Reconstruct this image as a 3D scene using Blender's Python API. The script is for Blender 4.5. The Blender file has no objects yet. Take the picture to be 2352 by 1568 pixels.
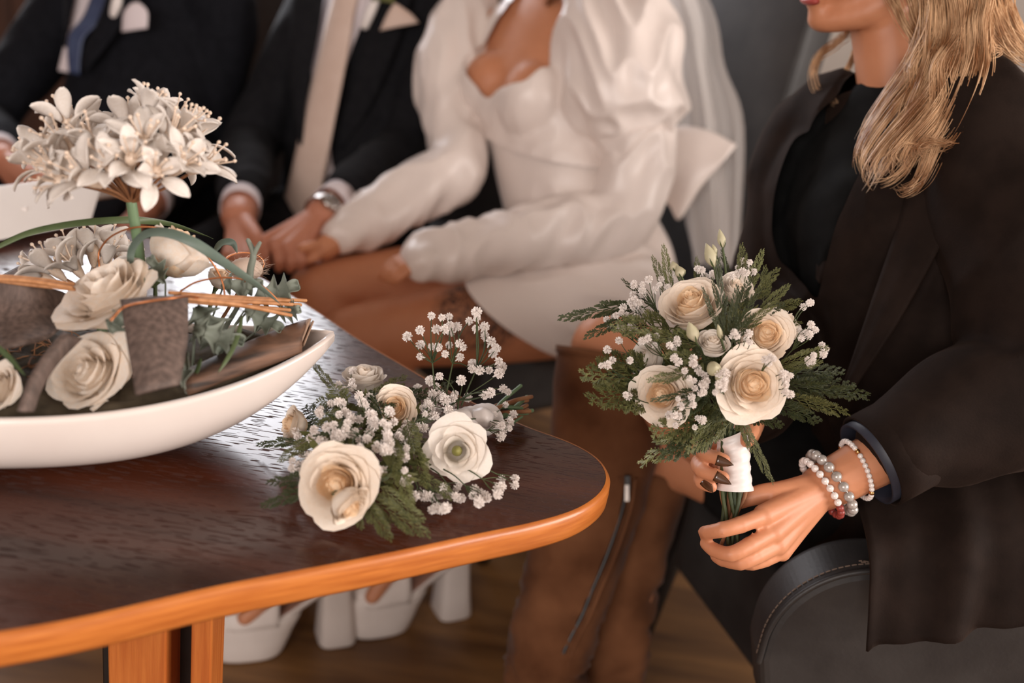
import bpy, bmesh, math, random
import numpy as np
from mathutils import Vector, Matrix, noise
random.seed(7); np.random.seed(7)
S = bpy.context.scene
COL = S.collection
R = math.radians
PI = math.pi
# ------------------------------------------------------------------ camera
IW, IH = 2352, 1568
FMM, PITCH, ROLL, CAMH = 35.0, R(22.0), R(8.4), 1.27
FPX = IW * FMM / 36.0
FWD = Vector((0, math.cos(PITCH), -math.sin(PITCH)))
UP0 = Vector((0, math.sin(PITCH), math.cos(PITCH)))
RT0 = Vector((1, 0, 0))
CAM = Vector((0, 0, CAMH))
camd = bpy.data.cameras.new('camera')
camd.lens = FMM; camd.sensor_width = 36.0; camd.clip_start = 0.02
camd.dof.use_dof = True; camd.dof.focus_distance = 1.045; camd.dof.aperture_fstop = 2.4
cam = bpy.data.objects.new('camera', camd); COL.objects.link(cam)
rx = RT0 * math.cos(ROLL) + UP0 * math.sin(ROLL)
ry = -RT0 * math.sin(ROLL) + UP0 * math.cos(ROLL)
cam.matrix_world = Matrix(((rx.x, ry.x, -FWD.x, 0), (rx.y, ry.y, -FWD.y, 0), (rx.z, ry.z, -FWD.z, CAMH), (0, 0, 0, 1)))
S.camera = cam
# ------------------------------------------------------------------ world, light, exposure
wd = bpy.data.worlds.new('world'); S.world = wd; wd.use_nodes = True
wd.node_tree.nodes['Background'].inputs[0].default_value = (0.85, 0.92, 1.0, 1)
wd.node_tree.nodes['Background'].inputs[1].default_value = .4
S.view_settings.view_transform = 'Standard'; S.view_settings.look = 'None'
S.view_settings.gamma = 1.0; S.view_settings.use_curve_mapping = False
S.view_settings.exposure = 0.0

def area_light(name, loc, target, sx, sy, power, color):
    d = bpy.data.lights.new(name, 'AREA'); d.shape = 'RECTANGLE'; d.size = sx; d.size_y = sy
    d.energy = power; d.color = color
    o = bpy.data.objects.new(name, d); COL.objects.link(o)
    o.location = loc; o.rotation_euler = (Vector(target) - Vector(loc)).to_track_quat('-Z', 'Y').to_euler()
    return o
# daylight entering through the room's windows, all outside the picture (each light fills its window opening, in the wall plane)
area_light('window_right_offscreen', (3.03, 0.1, 1.75), (0, 0.1, 1.75), 2.4, 1.5, 140, (1.0, 0.91, 0.85))
area_light('window_front_offscreen', (-1.0, -2.23, 1.75), (-1.0, 1, 1.75), 2.2, 1.5, 85, (1.0, 0.91, 0.86))
area_light('window_back_offscreen', (-1.8, 4.03, 1.9), (-1.8, 0, 1.9), 2.2, 1.6, 140, (0.95, 0.95, 1.0))

# ------------------------------------------------------------------ helpers
def P(x, y, d):
    dx, dy = x - IW / 2, y - IH / 2
    u = dx * math.cos(ROLL) + dy * math.sin(ROLL); v = -dx * math.sin(ROLL) + dy * math.cos(ROLL)
    return CAM + (FWD + RT0 * (u / FPX) - UP0 * (v / FPX)) * d
def Zp(x, y, z):
    q = P(x, y, 1.0) - CAM
    return CAM + q * ((z - CAMH) / q.z)
def V(*a): return Vector(a)
def cr(pts, k):
    """Catmull-Rom resample; pts list of equal-length sequences"""
    a = np.array([list(p) for p in pts], float)
    if len(a) < 3 or k <= 1:
        if k <= 1: return a
        out = []
        for i in range(len(a) - 1):
            for j in range(k): out.append(a[i] + (a[i + 1] - a[i]) * j / k)
        out.append(a[-1]); return np.array(out)
    e = np.vstack([2 * a[0] - a[1], a, 2 * a[-1] - a[-2]])
    out = []
    for i in range(1, len(e) - 2):
        p0, p1, p2, p3 = e[i - 1], e[i], e[i + 1], e[i + 2]
        for j in range(k):
            t = j / k
            out.append(.5 * ((2 * p1) + (-p0 + p2) * t + (2 * p0 - 5 * p1 + 4 * p2 - p3) * t * t + (-p0 + 3 * p1 - 3 * p2 + p3) * t ** 3))
    out.append(a[-1])
    return np.array(out)

class MB:
    def __init__(s): s.v = []; s.f = []
    def add(s, vs, fs):
        b = len(s.v); s.v.extend([tuple(p) for p in vs]); s.f.extend([tuple(i + b for i in f) for f in fs]); return s
    def rings(s, rs, caps=True, closed=True):
        n = len(rs[0]); vs = [p for r in rs for p in r]; fs = []
        m = n if closed else n - 1
        for i in range(len(rs) - 1):
            for j in range(m):
                a = i * n + j; b = i * n + (j + 1) % n
                fs.append((a, b, b + n, a + n))
        if caps and closed:
            vs.append(np.mean(np.array([list(p) for p in rs[0]]), axis=0)); c0 = len(vs) - 1
            vs.append(np.mean(np.array([list(p) for p in rs[-1]]), axis=0)); c1 = len(vs) - 1
            o = (len(rs) - 1) * n
            for j in range(n):
                fs.append((c0, (j + 1) % n, j)); fs.append((c1, o + j, o + (j + 1) % n))
        return s.add(vs, fs)
    def tube(s, pts, rad, n=8, k=1, caps=True, side=None):
        """rad: scalar / list of r / list of (ra, rb); side = reference vector for ra"""
        m = len(pts)
        if not hasattr(rad, '__len__'): rad = [rad] * m
        rr = [(r, r) if not hasattr(r, '__len__') else r for r in rad]
        a = cr([list(p) + list(r) for p, r in zip(pts, rr)], k)
        c = a[:, :3]; rr = np.maximum(a[:, 3:], 1e-5)
        T = np.gradient(c, axis=0); T /= np.maximum(np.linalg.norm(T, axis=1, keepdims=True), 1e-9)
        ref = np.array(side, float) if side is not None else (np.array([0, 0, 1.]) if abs(T[0][2]) < .9 else np.array([1., 0, 0]))
        rs = []; x = None
        for i in range(len(c)):
            x0 = ref if (x is None or side is not None) else x
            x = x0 - T[i] * np.dot(x0, T[i]); x /= max(np.linalg.norm(x), 1e-9)
            y = np.cross(T[i], x)
            rs.append((c[i], x, y, rr[i][0], rr[i][1], T[i]))
        ang = np.arange(n) * 2 * PI / n; ca, sa = np.cos(ang)[:, None], np.sin(ang)[:, None]
        out = []
        def ring(c, x, y, ra, rb): return c + ca * x * ra + sa * y * rb
        if caps:
            c0, x, y, ra, rb, t = rs[0]; q = min(ra, rb)
            for g in (80, 50, 25): out.append(ring(c0 - t * q * math.sin(R(g)), x, y, ra * math.cos(R(g)), rb * math.cos(R(g))))
        for c0, x, y, ra, rb, t in rs: out.append(ring(c0, x, y, ra, rb))
        if caps:
            c0, x, y, ra, rb, t = rs[-1]; q = min(ra, rb)
            for g in (25, 50, 80): out.append(ring(c0 + t * q * math.sin(R(g)), x, y, ra * math.cos(R(g)), rb * math.cos(R(g))))
        return s.rings(out, True)
    def ell(s, c, ax, ay, az, nu=20, nv=12):
        c, ax, ay, az = [np.array(list(q), float) for q in (c, ax, ay, az)]
        rs = []
        for i in range(nv + 1):
            th = -PI / 2 + (i + .02) / (nv + .04) * PI
            rs.append([c + az * math.sin(th) + (ax * math.cos(p) + ay * math.sin(p)) * math.cos(th) for p in np.arange(nu) * 2 * PI / nu])
        return s.rings(rs, True)
    def ball(s, c, r, nu=12, nv=8): return s.ell(c, (r, 0, 0), (0, r, 0), (0, 0, r), nu, nv)
    def box(s, c, x, y, z):
        """centre and three half-axis vectors"""
        c, x, y, z = Vector(c), Vector(x), Vector(y), Vector(z)
        vs = [c + x * i + y * j + z * k for i in (-1, 1) for j in (-1, 1) for k in (-1, 1)]
        return s.add(vs, [(0, 1, 3, 2), (4, 6, 7, 5), (0, 4, 5, 1), (2, 3, 7, 6), (0, 2, 6, 4), (1, 5, 7, 3)])
    def sheet(s, grid, th=0.0):
        """grid[i][j] points; th thickness -> closed shell"""
        g = np.array([[list(p) for p in row] for row in grid], float)
        m, n = g.shape[:2]
        idx = lambda i, j: i * n + j
        fs = [(idx(i, j), idx(i, j + 1), idx(i + 1, j + 1), idx(i + 1, j)) for i in range(m - 1) for j in range(n - 1)]
        if not th: return s.add(g.reshape(-1, 3), fs)
        du = np.gradient(g, axis=0); dv = np.gradient(g, axis=1)
        nn = np.cross(dv, du); nn /= np.maximum(np.linalg.norm(nn, axis=2, keepdims=True), 1e-9)
        b = g - nn * th; o = m * n
        fb = [tuple(i + o for i in reversed(f)) for f in fs]
        bd = [idx(0, j) for j in range(n)] + [idx(i, n - 1) for i in range(1, m)] + [idx(m - 1, j) for j in range(n - 2, -1, -1)] + [idx(i, 0) for i in range(m - 2, 0, -1)]
        fe = [(bd[(q + 1) % len(bd)], bd[q], bd[q] + o, bd[(q + 1) % len(bd)] + o) for q in range(len(bd))]
        return s.add(list(g.reshape(-1, 3)) + list(b.reshape(-1, 3)), fs + fb + fe)
    def mesh(s, name='m', smooth=True):
        me = bpy.data.meshes.new(name); me.from_pydata([tuple(map(float, p)) for p in s.v], [], s.f)
        if smooth: me.polygons.foreach_set('use_smooth', [True] * len(me.polygons))
        me.update(); return me

def patch(A, B, n=10, bulge=0.0, bdir=None, k=4, mid=None):
    """grid between two polylines A and B (resampled), bulged along bdir"""
    a, b = cr(A, k), cr(B, k); g = []
    for p, q in zip(a, b):
        row = []
        for j in range(n + 1):
            t = j / n; x = p + (q - p) * t
            if bdir is not None: x = x + np.array(list(bdir)) * bulge * math.sin(PI * t)
            row.append(x)
        g.append(row)
    return g

def bake(me, mods):
    o = bpy.data.objects.new('tmp', me); COL.objects.link(o)
    for t, kw in mods:
        m = o.modifiers.new(t, t)
        for a, b in kw.items(): setattr(m, a, b)
    dg = bpy.context.evaluated_depsgraph_get()
    r = bpy.data.meshes.new_from_object(o.evaluated_get(dg))
    bpy.data.objects.remove(o); bpy.data.meshes.remove(me)
    r.polygons.foreach_set('use_smooth', [True] * len(r.polygons))
    return r
def remesh(mb, vox, it=6, fac=.5):
    return bake(mb.mesh('tmp'), [('REMESH', dict(mode='VOXEL', voxel_size=vox)), ('SMOOTH', dict(factor=fac, iterations=it))])
def coords(me):
    a = np.empty(len(me.vertices) * 3, np.float32); me.vertices.foreach_get('co', a); return a.reshape(-1, 3)
def norms(me):
    a = np.empty(len(me.vertices) * 3, np.float32); me.vertices.foreach_get('normal', a); return a.reshape(-1, 3)
def setco(me, a): me.vertices.foreach_set('co', np.asarray(a, np.float32).reshape(-1)); me.update()
def inflate(me, fn):
    c, n = coords(me), norms(me)
    d = np.array([fn(Vector(p)) for p in c]) if callable(fn) else np.full(len(c), fn)
    setco(me, c + n * d[:, None]); return me
def cull(me, keep, relax=6):
    """delete faces whose centre fails keep(); relax the open border"""
    bm = bmesh.new(); bm.from_mesh(me)
    bad = [f for f in bm.faces if not keep(f.calc_center_median())]
    bmesh.ops.delete(bm, geom=bad, context='FACES')
    bd = [v for v in bm.verts if v.is_boundary]
    for _ in range(relax):
        new = {}
        for v in bd:
            nb = [e.other_vert(v) for e in v.link_edges if e.is_boundary]
            if len(nb) == 2: new[v] = (v.co * 2 + nb[0].co + nb[1].co) / 4
        for v, c in new.items(): v.co = c
    bm.to_mesh(me); bm.free(); me.update(); return me
def cutplane(me, co, no):
    bm = bmesh.new(); bm.from_mesh(me)
    bmesh.ops.bisect_plane(bm, geom=bm.verts[:] + bm.edges[:] + bm.faces[:], plane_co=co, plane_no=no, clear_outer=True)
    bm.to_mesh(me); bm.free(); me.update(); return me
def joinm(*ms):
    bm = bmesh.new()
    for m in ms: bm.from_mesh(m)
    me = bpy.data.meshes.new('j'); bm.to_mesh(me); bm.free()
    me.polygons.foreach_set('use_smooth', [True] * len(me.polygons)); return me

# ---- scene objects
WM = {}
def tag(o, label=None, cat=None, group=None, kind=None):
    if label: o['label'] = label
    if cat: o['category'] = cat
    if group: o['group'] = group
    if kind: o['kind'] = kind
    return o
def add(name, mesh, mat=None, parent=None, M=None, local=False, label=None, kind=None):
    if isinstance(mesh, MB): mesh = mesh.mesh(name)
    o = bpy.data.objects.new(name, mesh); COL.objects.link(o)
    M = M or Matrix()
    if parent is not None:
        o.parent = parent
        if not local: M = WM[parent.name].inverted() @ M
        WM[o.name] = WM[parent.name] @ M
    else: WM[o.name] = M.copy()
    o.matrix_local = M
    if mesh is not None and mat is not None and not mesh.materials:
        mesh.materials.append(mat)
    if label: o['label'] = label
    if kind: o['kind'] = kind
    return o
def thing(name, loc, label, cat, group=None, M=None):
    M = M or Matrix.Translation(Vector(loc))
    o = add(name, None, None, None, M); o.empty_display_size = .05
    return tag(o, label, cat, group)
def frame(o, z, x=None):
    """matrix with origin o, local z along z"""
    z = Vector(z).normalized(); x = Vector(x) if x is not None else (V(0, 0, 1) if abs(z.z) < .9 else V(1, 0, 0))
    y = z.cross(x).normalized(); x = y.cross(z)
    return Matrix(((x.x, y.x, z.x, o[0]), (x.y, y.y, z.y, o[1]), (x.z, y.z, z.z, o[2]), (0, 0, 0, 1)))
def sc(s): return Matrix.Diagonal((s, s, s, 1))

# ---- materials
def mat(name, col, rough=.5, col2=None, nscale=8, bump=0, bscale=60, stretch=None, sheen=0, coat=0, sss=0, metal=0, spec=None, alpha=None, trans=0, detail=4, contrast=(.35, .65), dist=.002, rot=None, coords='Object', sheen_tint=None):
    m = bpy.data.materials.new(name); m.use_nodes = True; nt = m.node_tree; N = nt.nodes; L = nt.links
    b = N['Principled BSDF']; b.inputs['Roughness'].default_value = rough
    b.inputs['Base Color'].default_value = (*col, 1); b.inputs['Metallic'].default_value = metal
    if sheen: b.inputs['Sheen Weight'].default_value = sheen; b.inputs['Sheen Roughness'].default_value = .4
    if sheen_tint: b.inputs['Sheen Tint'].default_value = (*sheen_tint, 1)
    if coat: b.inputs['Coat Weight'].default_value = coat; b.inputs['Coat Roughness'].default_value = .12
    if sss: b.inputs['Subsurface Weight'].default_value = sss; b.inputs['Subsurface Radius'].default_value = (.012, .005, .003); b.inputs['Subsurface Scale'].default_value = 1
    if spec is not None: b.inputs['Specular IOR Level'].default_value = spec
    tc = N.new('ShaderNodeTexCoord'); mp = N.new('ShaderNodeMapping'); L.new(tc.outputs[coords], mp.inputs[0])
    if stretch: mp.inputs['Scale'].default_value = stretch
    if rot: mp.inputs['Rotation'].default_value = rot
    if col2:
        n = N.new('ShaderNodeTexNoise'); n.inputs['Scale'].default_value = nscale; n.inputs['Detail'].default_value = detail
        L.new(mp.outputs[0], n.inputs['Vector'])
        r = N.new('ShaderNodeValToRGB'); r.color_ramp.elements[0].position = contrast[0]; r.color_ramp.elements[1].position = contrast[1]
        r.color_ramp.elements[0].color = (*col, 1); r.color_ramp.elements[1].color = (*col2, 1)
        L.new(n.outputs['Fac'], r.inputs[0]); L.new(r.outputs[0], b.inputs['Base Color'])
    if bump:
        n2 = N.new('ShaderNodeTexNoise'); n2.inputs['Scale'].default_value = bscale; n2.inputs['Detail'].default_value = 3
        L.new(mp.outputs[0], n2.inputs['Vector'])
        bp = N.new('ShaderNodeBump'); bp.inputs['Strength'].default_value = bump; bp.inputs['Distance'].default_value = dist
        L.new(n2.outputs['Fac'], bp.inputs['Height']); L.new(bp.outputs[0], b.inputs['Normal'])
    if trans:   # thin petal / leaf / cloth: some light passes through
        tr = N.new('ShaderNodeBsdfTranslucent'); mx = N.new('ShaderNodeMixShader'); mx.inputs[0].default_value = trans
        if col2: L.new(r.outputs[0], tr.inputs[0])
        else: tr.inputs[0].default_value = (*col, 1)
        L.new(b.outputs[0], mx.inputs[1]); L.new(tr.outputs[0], mx.inputs[2]); L.new(mx.outputs[0], N['Material Output'].inputs[0])
    if alpha is not None:
        out = N['Material Output']; src = out.inputs[0].links[0].from_socket; tp = N.new('ShaderNodeBsdfTransparent'); ma = N.new('ShaderNodeMixShader'); ma.inputs[0].default_value = alpha
        L.new(tp.outputs[0], ma.inputs[1]); L.new(src, ma.inputs[2]); L.new(ma.outputs[0], out.inputs[0])
    return m
M = {}
M['satin'] = mat('ivory_satin', (.80, .705, .655), .36, bump=.3, bscale=16, dist=.006, sheen=.1)
M['veil'] = mat('veil_tulle', (.85, .8, .77), .8, alpha=.62, trans=.3)
M['skin'] = mat('skin', (.57, .235, .118), .5, (.61, .26, .135), 30, bump=.08, bscale=250, sss=.12, dist=.001)
M['skin_m'] = mat('skin_ruddy', (.50, .20, .12), .5, (.55, .23, .14), 25, bump=.1, bscale=220, sss=.1, dist=.001)
M['suit'] = mat('black_wool', (.008, .008, .010), .85, (.012, .012, .014), 60, bump=.2, bscale=400, sheen=.01, spec=.12)
M['navy'] = mat('navy_wool', (.006, .0065, .009), .85, (.009, .0095, .013), 60, bump=.2, bscale=400, sheen=.01, spec=.12)
M['shirt'] = mat('white_shirt', (.72, .64, .66), .8, bump=.1, bscale=40)
M['tie'] = mat('champagne_silk', (.66, .50, .42), .55, (.70, .54, .46), 30, bump=.1, bscale=300)
M['tie_navy'] = mat('navy_silk', (.035, .05, .11), .45, (.05, .07, .14), 40)
M['suede'] = mat('brown_suede', (.075, .028, .012), .95, (.20, .086, .040), 9, bump=.3, bscale=90, sheen=.08, spec=.1, detail=6, contrast=(.3, .7))
M['coat'] = mat('brown_coat', (.011, .0062, .0045), .8, (.018, .0105, .0078), 25, bump=.15, bscale=350, sheen=.05, sheen_tint=(.5, .3, .22), spec=.12)
M['black'] = mat('black_knit', (.006, .006, .006), .85, (.009, .009, .009), 40, bump=.1, bscale=300, spec=.12)
M['lining'] = mat('navy_lining', (.02, .022, .035), .5, (.03, .033, .05), 30)
M['leather'] = mat('charcoal_leather', (.020, .018, .018), .5, (.034, .031, .030), 14, bump=.3, bscale=160, dist=.001)
M['thread'] = mat('tan_thread', (.16, .11, .08), .7)
M['blonde'] = mat('blonde_hair', (.32, .14, .055), .38, (.80, .52, .30), 55, stretch=(1, 1, .18), contrast=(.36, .62))
M['auburn'] = mat('auburn_hair', (.14, .045, .015), .42, (.26, .10, .04), 30, contrast=(.3, .7))
M['dark_hair'] = mat('dark_hair', (.02, .012, .008), .5, (.04, .025, .016), 40)
M['lips'] = mat('lips_red', (.42, .07, .06), .4, (.5, .1, .08), 60)
M['nail'] = mat('brown_nail', (.07, .028, .012), .15, (.09, .04, .02), 40, coat=.8)
M['nail_n'] = mat('natural_nail', (.62, .36, .27), .3, (.66, .4, .3), 40)
M['eye'] = mat('eye_white', (.75, .72, .7), .2, (.78, .75, .73), 30)
M['shoe'] = mat('white_shoe', (.74, .66, .61), .5, (.78, .7, .65), 20)
M['insole'] = mat('tan_insole', (.25, .12, .08), .7, (.3, .15, .1), 20)
M['metal'] = mat('steel', (.62, .58, .55), .22, (.5, .47, .45), 40, metal=1)
M['dial'] = mat('watch_dial', (.12, .10, .09), .2, (.3, .26, .23), 300, coat=.6)
M['floor'] = mat('floor_wood', (.10, .042, .012), .45, (.25, .12, .038), 2.2, stretch=(1, 7, 1), bump=.1, bscale=20, rot=(0, 0, .5))
M['wall'] = mat('dark_panel', (.05, .022, .014), .6, (.085, .036, .02), 3, stretch=(8, 8, .6))
M['plaster'] = mat('warm_plaster', (.55, .50, .46), .9, (.6, .55, .5), 3, bump=.1, bscale=80)
M['ceil'] = mat('warm_ceiling', (.26, .22, .19), .9, (.3, .26, .22), 3)
M['frame'] = mat('white_frame', (.7, .68, .65), .4, (.74, .72, .69), 10)
M['ceramic'] = mat('cream_ceramic', (.75, .655, .60), .28, (.78, .69, .635), 12, coat=.25)
M['pearl'] = mat('pearl', (.36, .33, .30), .28, (.50, .46, .43), 90, coat=.5, metal=.25)
M['crystal'] = mat('pale_crystal', (.78, .70, .66), .08, (.85, .78, .74), 60, coat=1)
M['gold'] = mat('gold_metal', (.75, .42, .18), .25, (.65, .36, .15), 40, metal=1)
M['redbead'] = mat('red_bead', (.22, .03, .025), .35, (.3, .05, .04), 60)
M['copper'] = mat('copper_wire', (.52, .19, .07), .3, (.4, .14, .05), 40, metal=.7)
M['twig'] = mat('orange_twig', (.40, .17, .06), .6, (.55, .26, .11), 30, stretch=(6, 1, 1))
M['bark'] = mat('grey_brown_bark', (.06, .041, .033), .7, (.21, .145, .12), 200, contrast=(.25, .85), stretch=(1, 1, .06), bump=.5, bscale=90)
M['bark_r'] = mat('brown_bark', (.022, .011, .006), .65, (.19, .095, .055), 130, stretch=(.12, .12, 1), bump=.5, bscale=90)
M['bark_e'] = mat('pale_bark_edge', (.34, .22, .15), .8, (.42, .28, .2), 40)
M['petal'] = mat('ivory_petal', (.89, .765, .64), .55, (.91, .81, .70), 14, trans=.18, bump=.15, bscale=50)
M['petal_i'] = mat('peach_petal', (.88, .64, .41), .55, (.89, .71, .51), 14, trans=.2, bump=.15, bscale=50)
M['petal_w'] = mat('white_petal', (.87, .79, .70), .55, (.89, .82, .75), 14, trans=.18, bump=.15, bscale=50)
M['silkp'] = mat('silk_petal', (.92, .80, .68), .6, (.93, .86, .78), 12, trans=.3, bump=.2, bscale=40)
M['silkp_i'] = mat('silk_petal_peach', (.82, .58, .38), .6, (.85, .70, .54), 12, trans=.15, bump=.2, bscale=40)
M['aga'] = mat('agapanthus_petal', (.84, .77, .70), .55, (.88, .82, .77), 20, trans=.2)
M['aga_s'] = mat('agapanthus_stamen', (.76, .58, .44), .6, (.80, .66, .54), 30)
M['gyp'] = mat('gypsophila', (.85, .78, .73), .7, (.88, .82, .78), 60, trans=.2)
M['cyp'] = mat('cypress', (.055, .064, .018), .55, (.17, .17, .055), 26, trans=.12)
M['cyp_d'] = mat('cypress_dark', (.026, .036, .011), .55, (.065, .075, .025), 26, trans=.1)
M['cyp_y'] = mat('cypress_light', (.10, .115, .035), .55, (.22, .22, .08), 26, trans=.15)
M['leaf'] = mat('grey_green_leaf', (.14, .165, .125), .6, (.29, .32, .265), 22, trans=.15, bump=.2, bscale=60)
M['blade'] = mat('grass_blade', (.055, .085, .03), .45, (.12, .16, .07), 18, trans=.12)
M['blade_g'] = mat('glaucous_blade', (.09, .13, .105), .45, (.16, .21, .17), 18, trans=.12)
M['stem'] = mat('green_stem', (.12, .20, .10), .5, (.17, .26, .14), 30, trans=.1)
M['stem_d'] = mat('dark_stem', (.03, .045, .014), .6, (.07, .09, .03), 40)
M['stem_b'] = mat('brown_stem', (.20, .075, .028), .7, (.34, .16, .07), 40, bump=.3, bscale=120)
M['bud'] = mat('cream_bud', (.50, .47, .28), .5, (.72, .64, .48), 14, trans=.2)
M['ribbon'] = mat('white_ribbon', (.78, .72, .69), .38, bump=.2, bscale=40, sheen=.1)
M['pistil'] = mat('green_pistil', (.16, .15, .03), .6, (.26, .24, .06), 90)
M['moss'] = mat('shade_moss', (.030, .022, .013), .9, (.060, .045, .028), 40, spec=.2, bump=.8, bscale=80)  # dark tone chosen for the shade between the flowers in the bowl
M['fuzz'] = mat('pale_fuzz', (.66, .50, .40), .9, (.74, .6, .5), 40, trans=.2)
M['book'] = mat('white_folder', (.78, .73, .70), .5, (.8, .75, .72), 20, bump=.05, bscale=60)
M['leg'] = mat('orange_wood', (.40, .10, .018), .42, (.50, .15, .03), 18, stretch=(9, 9, .5), bump=.15, bscale=60)
M['legb'] = mat('black_lacquer', (.008, .006, .006), .35, (.012, .01, .01), 20)
# ------------------------------------------------------------------ room
RX0, RX1, RY0, RY1, RZ1 = -3.0, 3.0, -2.2, 4.0, 2.8
def struct(name, mb, m, parent=None, label=None):
    o = add(name, mb.mesh(name, False), m, parent)
    if parent is None: o['kind'] = 'structure'
    if label: o['label'] = label
    return o
def bxm(x0, x1, y0, y1, z0, z1, mb=None):
    mb = mb or MB()
    return mb.box(((x0 + x1) / 2, (y0 + y1) / 2, (z0 + z1) / 2), ((x1 - x0) / 2, 0, 0), (0, (y1 - y0) / 2, 0), (0, 0, (z1 - z0) / 2))
struct('floor', bxm(RX0 - .2, RX1 + .2, RY0 - .2, RY1 + .2, -.1, 0), M['floor'])
struct('ceiling', bxm(RX0 - .2, RX1 + .2, RY0 - .2, RY1 + .2, RZ1, RZ1 + .1), M['ceil'])
def wall(name, axis, pos, a0, a1, wa0, wa1, wz0, wz1, m, wname, inward):
    """wall slab of 0.15 m with one window opening wa0..wa1 x wz0..wz1"""
    mb = MB(); p0, p1 = (pos, pos + .15) if inward < 0 else (pos - .15, pos)
    segs = [(a0, a1, 0, RZ1)] if wa0 is None else [(a0, wa0, 0, RZ1), (wa1, a1, 0, RZ1), (wa0, wa1, 0, wz0), (wa0, wa1, wz1, RZ1)]
    for q0, q1, z0, z1 in segs:
        if axis == 'x': bxm(p0, p1, q0, q1, z0, z1, mb)
        else: bxm(q0, q1, p0, p1, z0, z1, mb)
    w = struct(name, mb, m)
    if wa0 is not None:
        fr = MB(); c0, c1 = (p0 + .05, p1 - .04)
        t = .05
        for q0, q1, z0, z1 in [(wa0, wa0 + t, wz0, wz1), (wa1 - t, wa1, wz0, wz1), (wa0 + t, wa1 - t, wz0, wz0 + t), (wa0 + t, wa1 - t, wz1 - t, wz1), ((wa0 + wa1) / 2 - t / 2, (wa0 + wa1) / 2 + t / 2, wz0 + t, wz1 - t)]:
            if axis == 'x': bxm(c0, c1, q0, q1, z0, z1, fr)
            else: bxm(q0, q1, c0, c1, z0, z1, fr)
        struct(wname, fr, M['frame'])
    return w
wall('wall_right', 'x', RX1, RY0, RY1, -1.1, 1.3, 1.0, 2.5, M['plaster'], 'window_1', -1)
wall('wall_front', 'y', RY0, RX0, RX1, -2.1, .1, 1.0, 2.5, M['plaster'], 'window_2', 1)
wall('wall_back', 'y', RY1, RX0, RX1, -2.9, -.7, 1.1, 2.7, M['plaster'], 'window_3', -1)
wall('wall_left', 'x', RX0, RY0, RY1, None, None, 0, 0, M['wall'], None, 1)
# dark wainscot boards on the back wall, below and beside the window
wn = add('trim_1', None); wn['kind'] = 'structure'
bmw = bxm(-.07, .07, -.012, .012, 0, 1.06).mesh('board', False)
for i in range(22):
    add('board', bmw, M['wall'], wn, Matrix.Translation((-2.92 + i * .145, RY1 - .014, 0)))
# ------------------------------------------------------------------ table
TZ, TT = .76, .030
near = [(1301, 1178), (1200, 1205), (1100, 1224), (829, 1283), (497, 1343), (210, 1413), (0, 1449)]
tip = [(1183, 971), (1251, 996), (1301, 1014), (1351, 1039), (1381, 1066), (1393, 1097), (1381, 1127), (1351, 1153)]
farp = [(603, 640), (695, 695), (833, 787), (1016, 893)]
top_pts = [V(-2.35, .55, TZ), V(-1.15, 1.50, TZ), V(-1.0, 1.60, TZ), V(-.86, 1.60, TZ)] + [Zp(x, y, TZ) for x, y in farp + tip + near]
e = (top_pts[-1] - top_pts[-2]).normalized()
top_pts += [top_pts[-1] + e * .5, top_pts[-1] + e * 1.0]
tp = [top_pts[0]]
for q in top_pts[1:]:          # even out the spacing before smoothing
    while (q - tp[-1]).length > .14: tp.append(tp[-1] + (q - tp[-1]).normalized() * .1)
    tp.append(q)
outl = cr([p[:] for p in tp], 4)[:, :2]
for _ in range(4): outl[1:-1] = (outl[:-2] + outl[1:-1] * 2 + outl[2:]) / 4
def offs(o, d):
    t = np.roll(o, -1, 0) - np.roll(o, 1, 0); t /= np.maximum(np.linalg.norm(t, axis=1, keepdims=True), 1e-9)
    return o + np.stack([t[:, 1], -t[:, 0]], 1) * d
area = np.sum(outl[:, 0] * np.roll(outl[:, 1], -1) - outl[:, 1] * np.roll(outl[:, 0], -1))
sg = 1 if area > 0 else -1
tab = thing('conference_table', (-.6, 1.0, 0), 'dark walnut conference table with bright orange wooden edge and legs', 'table')
def oring(d, z): return [(x, y, z) for x, y in offs(outl, d * sg)]
tm = bpy.data.materials.new('walnut_top'); tm.use_nodes = True
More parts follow.
